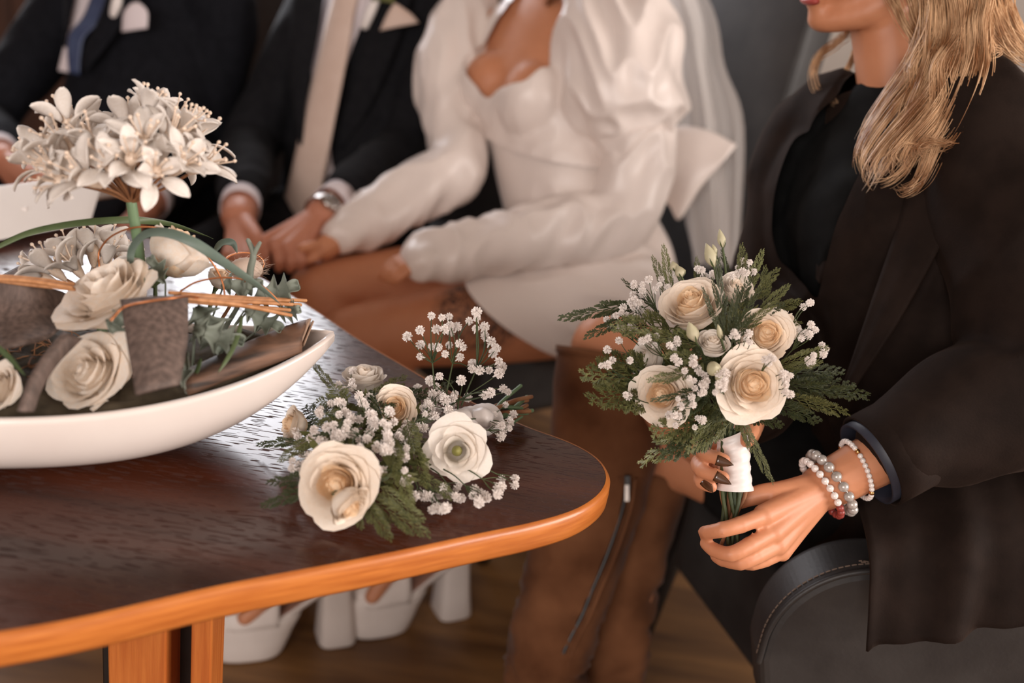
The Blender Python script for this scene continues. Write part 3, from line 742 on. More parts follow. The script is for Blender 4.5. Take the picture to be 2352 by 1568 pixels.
# ================================================================== men
def suit_man(base, label, F, hip, belly, chest, arms, legs, suitm, skinm, hairm, hands, head_up=.40):
    F = Vector(F).normalized(); L = V(-F.y, F.x, 0)
    o = thing('person', base, label, 'person')
    neck = chest + ZU * .19 + F * .055; hd = neck + ZU * .20 + F * .02
    mb = MB(); mb.tube([hip - ZU * .03, hip, belly, chest, chest + ZU * .12, neck], [(.15, .11), (.15, .11), (.15, .11), (.165, .11), (.12, .08), (.055, .055)], 24, 5, True, L)
    limb(mb, [neck - ZU * .03, hd - ZU * .06], [.058, .055]); head_parts(mb, hd, F, ZU)
    for sh, el, wr in arms: limb(mb, [sh - ZU * .03, el, wr], [.036, .036, .029])
    for hp, kn, an in legs: limb(mb, [hp, kn, an, an + F * .14 - ZU * .05], [.07, .045, .034, .028])
    add('body', joinm(remesh(mb, .008, 5), *hands), skinm, o); eyes(o, hd, F, ZU, 'skin_m')
    # jacket
    mb = MB(); mb.tube([hip - ZU * .01, hip + ZU * .03, belly, chest, chest + ZU * .09, chest + ZU * .17], [(.185, .14), (.185, .142), (.172, .132), (.195, .135), (.19, .11), (.07, .07)], 36, 5, True, L)
    for sh, el, wr in arms: limb(mb, [chest.lerp(sh, .5) + ZU * .03, sh, sh.lerp(el, .5), el, el.lerp(wr, .45), el.lerp(wr, .74)], [.075, .082, .074, .064, .056, .050], 22, 5)
    j = remesh(mb, .008, 8); wrinkle(j, .006, V(.2, 0, 1), 14, 6); ja = add('jacket', j, suitm, o)
    for sh, el, wr in arms:
        ax = (wr - el).normalized(); c0 = el.lerp(wr, .865)
        add('shirt_cuff', ring_band(c0, ax, .043, .040, .020), M['shirt'], ja)
    mb = MB()
    for hp, kn, an in legs: limb(mb, [hp, hp.lerp(kn, .5), kn, kn.lerp(an, .5), an], [.105, .095, .078, .068, .062], 20, 5)
    mb.tube([hip - ZU * .025, hip], [(.17, .13), (.17, .13)], 24, 4, True, L)
    t = remesh(mb, .009, 8); wrinkle(t, .006, V(.2, 0, 1), 16, 6); add('trousers', t, suitm, o)
    for hp, kn, an in legs:
        mb = MB(); limb(mb, [an - ZU * .075 - F * .02, an - ZU * .08 + F * .08, an - ZU * .085 + F * .2], [.042, .045, .034], 16, 5)
        add('shoe', mb, M['legb'], o)
    add('shirt_collar', MB().tube([chest + ZU * .13 + F * .04, neck + ZU * .005, neck + ZU * .03], [(.085, .075), (.068, .066), (.067, .065)], 28, 4, True, L), M['shirt'], o)
    add('hair', scalp(hd, F, ZU), hairm, o)
    return o, ja, L, hd
def strip(pts, w, side, th=.002, k=5, n=6, bul=.0, bd=None):
    A = [Vector(p) - Vector(side) * (w[i] if hasattr(w, '__len__') else w) for i, p in enumerate(pts)]
    B = [Vector(p) + Vector(side) * (w[i] if hasattr(w, '__len__') else w) for i, p in enumerate(pts)]
    return MB().sheet(patch(A, B, n, bul, bd, k), th)
# groom
GF = V(-.45, -.89, 0).normalized(); GL = V(.89, -.45, 0).normalized()
tb, tt_ = P(690, 440, 2.270), P(795, -10, 2.270)
gbel = tb - GF * .150 + GL * .02 + ZU * .02; gche = tt_ - GF * .150 + GL * .035 - ZU * .04; ghip = gbel - ZU * .10 - GF * .04
gshL, gelL, gwrL = gche + GL * .172 + ZU * .05, P(940, 335, 2.255), P(738, 492, 1.925)
gshR, gelR, gwrR = gche - GL * .185 + ZU * .05, P(578, 325, 2.335), P(548, 500, 1.95)
gl = hand(gelL, gwrL, [f((688, 578, 1.855), (694, 598, 1.85), (690, 612, 1.86)), f((662, 570, 1.85), (668, 600, 1.84), (666, 618, 1.855)), f((634, 562, 1.855), (640, 598, 1.845), (640, 616, 1.86)), f((608, 552, 1.87), (612, 588, 1.86), (616, 608, 1.87))], f((708, 545, 1.905), (712, 572, 1.90), (704, 590, 1.895)), r=.0105, wr=.031, er=.044, vox=.003, pr=.0145)
gr_ = hand(gelR, gwrR, [f((525, 590, 1.86), (530, 630, 1.845), (535, 655, 1.85)), f((545, 594, 1.85), (550, 636, 1.835), (553, 660, 1.84)), f((566, 592, 1.85), (570, 632, 1.84), (572, 655, 1.845)), f((586, 586, 1.86), (590, 620, 1.85), (590, 640, 1.855))], f((590, 550, 1.88), (600, 580, 1.87), (600, 600, 1.865)), r=.0105, wr=.034, er=.046, vox=.003, pr=.0145)
groom, gj, _, ghd = suit_man((-.4, 2.3, 0), 'seated man in a black suit with a champagne tie and steel wristwatch', GF, ghip, gbel, gche, [(gshL, gelL, gwrL), (gshR, gelR, gwrR)],
    [(ghip + GL * .09 - ZU * .02, P(600, 690, 2.04), V(-.50, 1.80, .10)), (ghip - GL * .09 - ZU * .02, P(455, 640, 2.04), V(-.72, 1.90, .10))], M['suit'], M['skin_m'], M['dark_hair'], [gl, gr_])
# shirt front, tie, pocket square, boutonniere, lapels
add('shirt', strip([gche + ZU * .175 + GF * .115, P(775, 60, 2.265), P(745, 220, 2.260), P(735, 330, 2.255), P(745, 410, 2.255)], [.085, .062, .036, .030, .034], GL * 1.0, .002, bul=.012, bd=GF), M['shirt'], groom)
tie = add('necktie', strip([gche + ZU * .165 + GF * .138, P(793, 0, 2.242), P(765, 130, 2.238), P(735, 270, 2.232), P(708, 400, 2.228), P(690, 470, 2.240), P(682, 505, 2.250)], [.024, .034, .040, .043, .045, .046, .040], GL, .004, bul=.006, bd=GF), M['tie'], groom)
add('tie_knot', MB().ell(gche + ZU * .18 + GF * .136, GL * .024, GF * .016, ZU * .024), M['tie'], tie)
for A, B in (([P(690, -120, 2.270), P(668, 60, 2.250), P(672, 220, 2.245), P(690, 330, 2.240)], [P(760, -120, 2.250), P(735, 60, 2.235), P(705, 220, 2.235), P(695, 335, 2.238)]), ([P(880, -60, 2.220), P(845, 60, 2.225), P(800, 220, 2.235), P(775, 330, 2.240)], [P(960, -60, 2.210), P(915, 100, 2.220), P(850, 250, 2.230), P(785, 345, 2.240)])):
    add('lapel', MB().sheet(patch(A, B, 6, .004, GF, 4), .003), M['suit'], gj)
ps = add('pocket_square', MB().sheet(patch([P(872, 70, 2.195), P(890, 30, 2.190), P(905, 8, 2.190)], [P(962, 52, 2.185), P(945, 32, 2.185), P(912, 8, 2.190)], 6, .004, GF, 3), .003), M['tie'], groom)
bt = add('boutonniere', MB().tube([P(838, 58, 2.210), P(852, 25, 2.200), P(868, -10, 2.200)], [.010, .011, .008], 10, 4), M['ribbon'], groom)
fl = MB()
for i in range(26):
    a = random.random() * 6.28; q = P(890 + 45 * math.cos(a) * random.random(), -18 + 30 * math.sin(a) * random.random(), 2.190)
    fl.tube([P(870, -5, 2.195), q], [.003, .0055], 5)
add('greenery', fl, M['cyp'], bt)
# wristwatch (own thing, worn on the wrist)
wax = (gwrL - gelL).normalized(); wc = gelL.lerp(gwrL, .985)
watch = thing('wristwatch', wc, 'steel wristwatch with dark dial on the wrist of the man holding hands', 'watch')
wface = (P(738, 470, 1.85) - P(736, 492, 1.92)).normalized(); wface = (wface - wax * wface.dot(wax)).normalized(); wsd = wax.cross(wface)
rw = .035
for i in range(16):
    a = R(42) + i * R(276) / 15; d_ = wface * math.cos(a) + wsd * math.sin(a); tg = wsd * math.cos(a) - wface * math.sin(a)
    lk = MB().box(wc + d_ * rw, tg * .0066, wax * .0095, d_ * .0018).mesh('link', False)
    bev(add('link', lk, M['metal'], watch), .001, 2)
case = add('case', MB().rings([[wc + wface * (rw - .006 + z) + (wax * math.cos(q) + wsd * math.sin(q)) * r for q in np.arange(32) * 2 * PI / 32] for z, r in ((0, .019), (.003, .0205), (.008, .0205), (.0105, .0185), (.0105, .016), (.009, .0155))]), M['metal'], watch)
add('dial', MB().rings([[wc + wface * (rw + .0032 + z) + (wax * math.cos(q) + wsd * math.sin(q)) * .0154 for q in np.arange(32) * 2 * PI / 32] for z in (0, .0012)]), M['dial'], case)
for k_ in range(12):
    q = k_ * PI / 6; add('hour_marker', MB().box(wc + wface * (rw + .0048) + (wax * math.cos(q) + wsd * math.sin(q)) * .0125, (wax * math.cos(q) + wsd * math.sin(q)) * .0016, (wsd * math.cos(q) - wax * math.sin(q)) * .0006, wface * .0004).mesh('hm', False), M['metal'], case)
for q, l_ in ((.6, .008), (2.4, .011)):
    d_ = wax * math.cos(q) + wsd * math.sin(q); add('hand', MB().box(wc + wface * (rw + .0052) + d_ * l_ / 2, d_ * l_ / 2, wface.cross(d_) * .0007, wface * .0003).mesh('hn', False), M['metal'], case)
# man on the far side
LF = V(-.25, -.97, 0).normalized(); LL = V(.97, -.25, 0).normalized()
lche = P(270, 60, 2.32) - LF * .14 + ZU * .0; lbel = P(215, 330, 2.25) - LF * .14; lhip = lbel - ZU * .11 - LF * .05
lshR, lelR, lwrR = lche - LL * .19 + ZU * .06, P(-30, 270, 2.35), P(5, 370, 2.08)
lshL, lelL, lwrL = lche + LL * .19 + ZU * .06, P(468, 335, 2.46), P(330, 480, 2.1)
lh1 = hand(lelR, lwrR, [f((60, 420, 2.0), (90, 440, 1.985), (110, 448, 1.99)), f((66, 410, 2.0), (98, 426, 1.985), (118, 434, 1.99)), f((70, 398, 2.005), (102, 412, 1.99), (122, 420, 1.995)), f((72, 386, 2.015), (100, 398, 2.0), (118, 406, 2.005))], f((40, 425, 2.03), (62, 442, 2.0), (84, 452, 1.99)), r=.0105, wr=.034, er=.046, vox=.0035, pr=.0155)
lh2 = hand(lelL, lwrL, [f((280, 520, 2.03), (255, 540, 2.02), (240, 555, 2.025)), f((285, 530, 2.02), (262, 552, 2.01), (248, 566, 2.015)), f((292, 540, 2.015), (270, 562, 2.005), (256, 575, 2.01)), f((300, 548, 2.01), (282, 568, 2.0), (270, 580, 2.005))], f((300, 510, 2.05), (275, 522, 2.045), (262, 532, 2.04)), r=.0105, wr=.032, er=.045, vox=.0035, pr=.015)
lman, lj, _, lhd = suit_man((-1.0, 2.6, 0), 'seated man in a dark navy suit with a blue tie and pale pocket square', LF, lhip, lbel, lche, [(lshL, lelL, lwrL), (lshR, lelR, lwrR)],
    [(lhip + LL * .09 - ZU * .02, lhip + LF * .42 + LL * .12 - ZU * .02, lhip + LF * .44 + LL * .12 + V(0, 0, -.50)), (lhip - LL * .09 - ZU * .02, lhip + LF * .42 - LL * .14 - ZU * .02, lhip + LF * .44 - LL * .14 + V(0, 0, -.50))], M['navy'], M['skin_m'], M['dark_hair'], [lh1, lh2])
add('shirt', strip([lche + ZU * .175 + LF * .115, P(205, 0, 2.29), P(185, 60, 2.285), P(165, 110, 2.275), P(148, 165, 2.27)], [.085, .045, .026, .020, .016], LL, .002), M['shirt'], lman)
t2 = add('necktie', strip([lche + ZU * .165 + LF * .138, P(243, -30, 2.27), P(215, 40, 2.262), P(180, 80, 2.255), P(172, 115, 2.257), P(172, 170, 2.262)], [.022, .026, .024, .020, .018, .014], LL, .004), M['tie_navy'], lman)
add('tie_knot', MB().ell(lche + ZU * .18 + LF * .136, LL * .022, LF * .014, ZU * .022), M['tie_navy'], t2)
add('pocket_square', MB().sheet(patch([P(279, 73, 2.225), P(283, 30, 2.22), P(300, 8, 2.22)], [P(338, 64, 2.215), P(338, 25, 2.215), P(318, 4, 2.22)], 6, .004, LF, 4), .003), M['shirt'], lman)
add('boutonniere', MB().tube([P(262, 32, 2.235), P(268, 10, 2.23), P(274, -20, 2.225)], [.010, .012, .008], 10, 4), M['ribbon'], lman)
for A, B in (([P(150, -110, 2.30), P(150, 0, 2.29), P(150, 100, 2.275)], [P(205, -110, 2.29), P(172, 0, 2.275), P(150, 110, 2.27)]), ([P(262, -60, 2.25), P(230, 40, 2.25), P(190, 120, 2.255)], [P(335, -60, 2.225), P(270, 70, 2.235), P(195, 170, 2.255)])):
    add('lapel', MB().sheet(patch(A, B, 6, .004, LF, 4), .003), M['navy'], lj)
# ================================================================== woman holding the bouquet
wom = thing('person', (.5, 1.3, 0), 'seated blonde woman in a dark brown coat and brown suede boots holding a bouquet', 'person')
CF = V(-.88, -.42, 0).normalized(); CL = V(.44, -.89, .10).normalized()
HF = V(-.95, -.28, -.10).normalized()
chin = P(1892, 42, 1.30)
HU = V(-.08, 0, 1); HU = (HU - HF * HU.dot(HF)).normalized()
whd = chin + HU * .098 - HF * .068
wneck = V(.455, 1.365, 1.135)
whip, wwai, wche = V(.585, 1.25, .56), V(.545, 1.28, .76), V(.475, 1.34, .98)
wshL, welL, wwrL = P(2275, 215, 1.17), P(2395, 850, 1.13), P(1892, 1118, 1.105)
wshR, welR, wwrR = P(1880, 270, 1.42), P(1800, 700, 1.46), P(1700, 985, 1.135)
wkL, waL = P(1398, 800, 1.58), P(1262, 1500, 1.57)
wkR, waR = P(1500, 1010, 1.64), P(1405, 1568, 1.66)
whL, whR = V(.60, 1.17, .58), V(.58, 1.33, .55)
mb = MB(); mb.tube([whip + ZU * .005, whip + ZU * .03, wwai, wche, wneck - ZU * .06, wneck], [(.15, .11), (.15, .11), (.115, .09), (.14, .10), (.11, .07), (.05, .05)], 24, 5, True, CL)
limb(mb, [wneck - ZU * .05, wneck, whd - HU * .06 - HF * .015], [.052, .048, .050]); head_parts(mb, whd, HF, HU)
limb(mb, [wshL + V(-.01, .03, -.05), welL], [.036, .034]); limb(mb, [wshR - ZU * .03, welR], [.042, .036])
limb(mb, [whL, whL.lerp(wkL, .5), wkL], [.092, .084, .062], 24, 5); limb(mb, [whR, whR.lerp(wkR, .5), wkR], [.09, .082, .06], 24, 5)
limb(mb, [wkL, wkL.lerp(waL, .3), waL], [.058, .054, .036]); limb(mb, [wkR, wkR.lerp(waR, .3), waR], [.056, .052, .036])
wb = remesh(mb, .006, 6)
# left hand: back of the hand to the camera, fingers closing in front of the stems
lh = hand(welL, wwrL, [
    f((1755, 1183, 1.050), (1700, 1205, 1.030), (1659, 1216, 1.025), (1628, 1222, 1.040), (1618, 1222, 1.052)),
    f((1775, 1222, 1.052), (1722, 1252, 1.030), (1678, 1272, 1.024), (1640, 1262, 1.038), (1622, 1248, 1.052)),
    f((1785, 1250, 1.060), (1738, 1276, 1.040), (1700, 1291, 1.034), (1660, 1284, 1.050), (1645, 1276, 1.060)),
    f((1796, 1268, 1.072), (1760, 1286, 1.056), (1728, 1296, 1.050), (1700, 1294, 1.064))],
    f((1800, 1130, 1.085), (1755, 1134, 1.085), (1722, 1142, 1.088), (1700, 1152, 1.092)), r=.0088, wr=.0265, er=.038, vox=.0020, pr=.0122)
rh = hand(welR, wwrR, [
    f((1650, 1012, 1.098), (1612, 1026, 1.078), (1620, 1042, 1.050), (1650, 1052, 1.035), (1664, 1056, 1.034)),
    f((1645, 1048, 1.098), (1604, 1062, 1.078), (1612, 1080, 1.050), (1645, 1092, 1.036), (1662, 1096, 1.034)),
    f((1650, 1080, 1.096), (1612, 1094, 1.080), (1612, 1108, 1.056), (1634, 1118, 1.046))],
    f((1712, 985, 1.105), (1722, 985, 1.075), (1718, 1000, 1.052), (1716, 1012, 1.046)), r=.0082, wr=.024, er=.034, vox=.0020, pr=.0108)
body = add('body', joinm(wb, lh, rh), M['skin'], wom); eyes(wom, whd, HF, HU, 'skin', 'blonde')
LHd = HU.cross(HF)
lp = MB()
lp.ell(whd + HF * .0925 - HU * .064, LHd * .023, HF * .0085, HU * .0052); lp.ell(whd + HF * .0915 - HU * .0765, LHd * .021, HF * .009, HU * .0062)
add('lips', remesh(lp, .0012, 3), M['lips'], wom)
# long pointed nails
def nail(base, tip, nrm, w=.0052):
    base, tip = Vector(base), Vector(tip); t = (tip - base); s = t.normalized().cross(Vector(nrm)).normalized(); n_ = s.cross(t.normalized())
    g = []
    for i in range(8):
        u = i / 7; ww = w * (1 - u ** 2.2) + .0003
        g.append([base + t * u + s * ww * v + n_ * (.0022 * (1 - v * v) * (1 - u * .6)) for v in (-1, -.5, 0, .5, 1)])
    return MB().sheet(g, .0009)
cd = -FWD
for b0, t0 in [((1645, 1056, 1.0262), (1685, 1068, 1.0235)), ((1642, 1092, 1.0265), (1680, 1112, 1.0235)), ((1617, 1104, 1.046), (1638, 1131, 1.034))]:
    add('fingernail', nail(P(*b0), P(*t0), cd), M['nail'], wom)
add('fingernail', nail(P(1712, 996, 1.037), P(1720, 1024, 1.033), cd + RT0 * .6), M['nail'], wom)
# --- black dress under the coat
mb = MB(); mb.tube([whip + ZU * .022, whip + ZU * .04, wwai, wche, wneck - ZU * .085, wneck - ZU * .02], [(.17, .128), (.17, .128), (.13, .105), (.158, .118), (.14, .09), (.066, .062)], 30, 5, True, CL)
limb(mb, [whL, whL.lerp(wkL, .30), whL.lerp(wkL, .44)], [.108, .103, .096], 24, 5); limb(mb, [whR, whR.lerp(wkR, .34), whR.lerp(wkR, .52)], [.108, .103, .096], 24, 5)
limb(mb, [wche.lerp(wshR, .6), wshR - ZU * .02, wshR.lerp(welR, .5), welR], [.06, .06, .058, .055], 20, 4); limb(mb, [wche.lerp(wshL, .5), wshL - ZU * .04], [.06, .05], 20, 4)
dk = remesh(mb, .007, 8); wrinkle(dk, .004, V(.2, 0, 1), 18, 7); add('dress', dk, M['black'], wom)
# --- coat
coat = add('coat', None, None, wom)
mb = MB(); mb.tube([whip + ZU * .058, whip + ZU * .07, wwai, wche, wche + ZU * .10, wneck - ZU * .01], [(.215, .15), (.21, .15), (.175, .13), (.19, .135), (.175, .105), (.075, .07)], 36, 5, True, CL)
limb(mb, [wche.lerp(wshL, .5) + ZU * .04, wshL - V(.01, -.02, .035), wshL.lerp(welL, .5), welL, welL.lerp(wwrL, .4), welL.lerp(wwrL, .61)], [.075, .076, .082, .085, .068, .054], 26, 5)
limb(mb, [wche.lerp(wshR, .5) + ZU * .04, wshR - ZU * .02, wshR.lerp(welR, .5), welR, welR.lerp(wwrR, .5), welR.lerp(wwrR, .8)], [.075, .074, .074, .074, .06, .05], 24, 5)
ck = remesh(mb, .006, 8); wrinkle(ck, .011, V(.4, .2, 1), 11, 5)
# open front: cut a wedge so the black dress shows
def ckeep(p):
    q = p - wche; s = q.dot(CL); fr = q.dot(CF); h = p.z - wche.z
    def dseg(a, b):
        t = max(0, min(1, (p - a).dot(b - a) / (b - a).length_squared)); return (p - a.lerp(b, t)).length
    if dseg(wshR, welR) < .098 or dseg(welR, wwrR) < .09 or dseg(wshL, welL) < .1: return True
    if fr > .05 - .12 * max(0, h - .08) and h > -.5:
        return not (-.055 - .05 * (h + .3) < s < .045 + .10 * max(0, h + .1))
    return True
cull(ck, ckeep, 8)
add('coat_body', ck, M['coat'], coat)
ax = (wwrL - welL).normalized()
for t_, r0, mt in ((.70, .056, 'coat'), (.755, .050, 'lining')):
    add('cuff', ring_band(welL.lerp(wwrL, t_), ax, r0, r0 * .96, .016 if mt == 'lining' else .024, th=.003), M[mt], coat)
def cloth(A, B, n, amp, fr, nrm, th=.003, k=6, diag=0.0):
    g = patch(A, B, n, 0, None, k); out = []
    for i, row in enumerate(g):
        out.append([q + np.array(list(nrm)) * amp * (math.sin(j / n * fr + i * diag) + .6 * math.sin(j / n * fr * 1.9 + 2 + i * diag * .5)) for j, q in enumerate(row)])
    return MB().sheet(out, th)
add('coat_tail', cloth([P(1900, 960, 1.27), P(1955, 1120, 1.17), P(1988, 1260, 1.095), P(1990, 1380, 1.088), P(1988, 1494, 1.086)],
                      [P(2480, 860, 1.22), P(2520, 1050, 1.10), P(2540, 1200, 1.075), P(2540, 1310, 1.07), P(2520, 1410, 1.065)], 30, .008, 15, (0, -1, .15), diag=.12), M['coat'], coat)
# lapels
add('lapel', cloth([P(2100, 330, 1.20), P(2075, 480, 1.19), P(2010, 680, 1.19), P(1940, 890, 1.20)], [P(2230, 400, 1.16), P(2180, 520, 1.15), P(2060, 740, 1.16), P(1950, 905, 1.19)], 8, .002, 5, CF), M['coat'], coat)
add('lapel', cloth([P(1905, 230, 1.36), P(1890, 420, 1.33), P(1880, 640, 1.31)], [P(1985, 200, 1.30), P(1960, 430, 1.28), P(1895, 660, 1.29)], 8, .002, 5, CF), M['coat'], coat)
# --- boots
def boot(path, rad, foot, heel_p, zip_px=None, lightw=1.0):
    bt_ = add('boot', None, None, wom)
    mb = MB()
    a = cr([list(p) + [r] for p, r in zip(path, rad)], 7)
    n = 40; T = np.gradient(a[:, :3], axis=0); T /= np.linalg.norm(T, axis=1, keepdims=True)
    rs = []
    xr = np.array([1., 0, 0])
    for i in range(len(a)):
        x = xr - T[i] * np.dot(xr, T[i]); x /= np.linalg.norm(x); y = np.cross(T[i], x); t = i / (len(a) - 1)
        ring = []
        for q in range(n):
            an = q * 2 * PI / n; d_ = x * math.cos(an) + y * math.sin(an); c0 = a[i, :3] + d_ * a[i, 3]
            w = noise.noise(Vector(c0) * 26 + V(3, 1, 0)); w2 = noise.noise(Vector((c0[0] * 12, c0[1] * 12, c0[2] * 40)))
            ring.append(c0 + d_ * (.004 * w + (.016 * (1 - abs(w2) * 2.4)) * max(0, t - .25) * 1.6))
        rs.append(ring)
    inner = [[np.array(p) + (a[0, :3] - np.array(p)) * .04 for p in rs[0]], [np.array(p) + (a[4, :3] - np.array(p)) * .06 for p in rs[4]]]
    mb.rings(inner[::-1] + rs, caps=False)
    sh = add('shaft', mb, M['suede'], bt_)
    add('top_hem', MB().rings([[np.array(p) + (np.array(p) - a[i, :3]) * (.02 + e_) for p in rs[i]] for i, e_ in ((0, .0), (0, .012), (1, .012), (1, 0))], caps=False), M['suede'], sh)
    fm = MB(); limb(fm, foot, [rad[-1] * 1.0, rad[-1] * .85, .040, .034], 20, 6, None)
    add('foot', remesh(fm, .005, 5), M['suede'], bt_)
    hm = MB(); limb(hm, [heel_p + ZU * .10, heel_p + ZU * .05, heel_p + ZU * .012], [.026, .020, .018], 16, 3); add('heel', hm, M['legb'], bt_)
    return bt_, sh, a, rs
pl = [P(1418, 812, 1.565), P(1400, 930, 1.565), P(1378, 1070, 1.565), P(1335, 1230, 1.565), P(1296, 1370, 1.565), P(1262, 1500, 1.56), P(1248, 1590, 1.55), P(1238, 1660, 1.54)]
fo = [pl[-1] + V(0, 0, .005), pl[-1] + V(-.02, -.01, -.05), pl[-1] + V(-.09, -.045, -.10), V(0, 0, 0)]
fo[3] = V(fo[2].x - .07, fo[2].y - .03, .040); fo[2].z = max(fo[2].z, .062)
b1, s1_, ba, brs = boot(pl, [.094, .090, .083, .075, .066, .060, .052, .050], fo, V(pl[-1].x + .02, pl[-1].y + .012, 0))
pr_ = [P(1478, 1075, 1.66), P(1462, 1150, 1.66), P(1438, 1260, 1.66), P(1418, 1400, 1.66), P(1400, 1550, 1.66), P(1392, 1640, 1.65)]
fo2 = [pr_[-1], pr_[-1] + V(-.02, -.01, -.04), V(pr_[-1].x - .09, pr_[-1].y - .04, .05), V(pr_[-1].x - .16, pr_[-1].y - .07, .036)]
b2, s2_, _, _ = boot(pr_, [.078, .075, .068, .058, .05, .046], fo2, V(pr_[-1].x + .02, pr_[-1].y + .012, 0))
# zip along the inner side of the near boot: find the surface under each pixel
def surf(px, py):
    o = CAM; d_ = (P(px, py, 1) - CAM).normalized(); best = None
    for i in range(len(brs) - 1):
        c0 = Vector(ba[i, :3]); w = c0 - o; t = w.dot(d_); q = o + d_ * t; dist = (q - c0).length; r = ba[i, 3]
        if dist < r * 1.05:
            tt = t - math.sqrt(max(0, r * r - dist * dist)); v_ = abs((q - c0).dot((Vector(ba[min(i + 1, len(ba) - 1), :3]) - c0).normalized()))
            if best is None or v_ < best[0]: best = (v_, o + d_ * (tt - .006))
    return best[1] if best else P(px, py, 1.5)
zp = [surf(*q) for q in [(1441, 1100), (1432, 1160), (1412, 1225), (1388, 1290), (1362, 1350), (1338, 1410), (1312, 1460), (1292, 1505), (1282, 1550)]]
add('zip', MB().tube(zp, .0035, 8, 5), M['legb'], s1_)
zo = [p + RT0 * .012 for p in zp]; add('seam', MB().tube(zo, .0028, 8, 5), M['suede'], s1_)
zo = [p - RT0 * .012 for p in zp]; add('seam', MB().tube(zo, .0028, 8, 5), M['suede'], s1_)
zb = zp[0] - FWD * .004
pu = add('zip_pull', MB().box(P(1441, 1108, (zb - CAM).dot(FWD)), rx * .0045, ry * .011, FWD * .0035).mesh('z', False), M['legb'], s1_); bev(pu, .001, 2)
pu = add('zip_tab', MB().box(P(1440, 1132, (zb - CAM).dot(FWD) - .003), rx * .0038, ry * .013, FWD * .0014).mesh('z', False), M['metal'], s1_); bev(pu, .001, 2)
# --- hair
DH = 1.235
def lk(*q): return [P(x, y, d) for x, y, d in q]
top1 = [whd + HU * .10 - HF * .01 + LHd * .03, whd + HU * .05 + LHd * .085 + HF * .0]
locks = []
def lock(path, sp=1.0, start=None):
    locks.append((([whd + HU * .105 + LHd * .025, whd + HU * .07 + LHd * .08] if start is None else start) + path, sp))
lock(lk((2045, -60, 1.215), (2062, 20, 1.20), (2100, 90, 1.19), (2150, 130, 1.185), (2205, 143, 1.18)), .55)
lock(lk((2090, -60, 1.20), (2100, 10, 1.19), (2125, 70, 1.18), (2170, 125, 1.175), (2208, 140, 1.17)), .5)
lock(lk((2120, -40, 1.19), (2130, 60, 1.18), (2095, 150, 1.18), (2035, 235, 1.18), (1990, 310, 1.18), (1985, 360, 1.18), (2000, 410, 1.175)))
lock(lk((2150, -40, 1.18), (2160, 70, 1.17), (2110, 170, 1.17), (2040, 260, 1.17), (1985, 340, 1.17), (1978, 380, 1.17), (2000, 420, 1.165)), .8)
lock(lk((2180, -40, 1.17), (2190, 80, 1.16), (2150, 190, 1.155), (2090, 270, 1.155), (2030, 340, 1.155), (2000, 390, 1.155), (2010, 425, 1.15)))
lock(lk((2170, -40, 1.18), (2185, 90, 1.165), (2165, 200, 1.16), (2120, 300, 1.155), (2095, 370, 1.155), (2050, 415, 1.15), (1998, 425, 1.15)), .7)
lock(lk((2200, -40, 1.17), (2215, 90, 1.155), (2195, 200, 1.15), (2150, 300, 1.15), (2125, 380, 1.15), (2095, 430, 1.145), (2062, 438, 1.14)), .7)
lock(lk((2220, -40, 1.165), (2240, 80, 1.15), (2235, 170, 1.145), (2190, 260, 1.145), (2150, 350, 1.145), (2120, 410, 1.145), (2075, 440, 1.14), (2055, 425, 1.14)), .7)
lock(lk((2140, -40, 1.185), (2150, 60, 1.175), (2130, 160, 1.165), (2100, 250, 1.16), (2070, 330, 1.16), (2050, 400, 1.16)), 1.0)
lock(lk((2230, -40, 1.165), (2250, 60, 1.15), (2245, 140, 1.145), (2215, 220, 1.145), (2175, 300, 1.145), (2140, 370, 1.145)), .9)
for dx in (0, 26, 52, 78):
    lock(lk((2215 + dx, -60, 1.19), (2235 + dx, 20, 1.18), (2268 + dx, 90, 1.175), (2310 + dx, 128, 1.175), (2352 + dx, 140, 1.175)), 1.1)
lock(lk((2240, -40, 1.17), (2262, 60, 1.155), (2280, 110, 1.15), (2300, 118, 1.15), (2288, 132, 1.145), (2262, 138, 1.145)), .35)
bs = [whd + HU * .105 - LHd * .025, whd + HU * .06 - LHd * .075 + HF * .03]
lock(lk((1950, 40, 1.40), (1925, 95, 1.385), (1885, 125, 1.37), (1868, 165, 1.36), (1882, 208, 1.355), (1915, 190, 1.35)), .45, bs)
lock(lk((1970, 60, 1.40), (1960, 120, 1.385), (1940, 165, 1.37), (1905, 200, 1.355), (1872, 214, 1.35)), .4, bs)
lock(lk((1985, 60, 1.39), (1985, 130, 1.37), (1982, 190, 1.355), (1955, 235, 1.345), (1925, 238, 1.34), (1912, 210, 1.34)), .5, bs)
lock(lk((1990, 80, 1.38), (1998, 150, 1.36), (1992, 210, 1.345), (2010, 150, 1.34)), .4, bs)
rl = random.Random(5)
for i in range(16):
    t = i / 15; xt = 2110 + 150 * t; xm = 2075 + 150 * t + rl.uniform(-15, 15); xb = 2005 + 120 * t + rl.uniform(-15, 15); yb = 430 - 70 * t + rl.uniform(-30, 10); dd = 1.185 - .04 * t + rl.uniform(-.012, .012)
    s_ = rl.choice((-1, 1))
    lock(lk((xt, -50, dd + .01), (xt + 8 + 10 * s_, 60, dd), ((xt + xm) / 2 - 14 * s_, 150, dd - .005), (xm, 240, dd - .01), ((xm + xb) / 2 - 12 - 16 * s_, 330, dd - .01), (xb, yb - 20, dd - .01), (xb + 22 * s_, yb + 8, dd - .012)), rl.uniform(.35, .7))
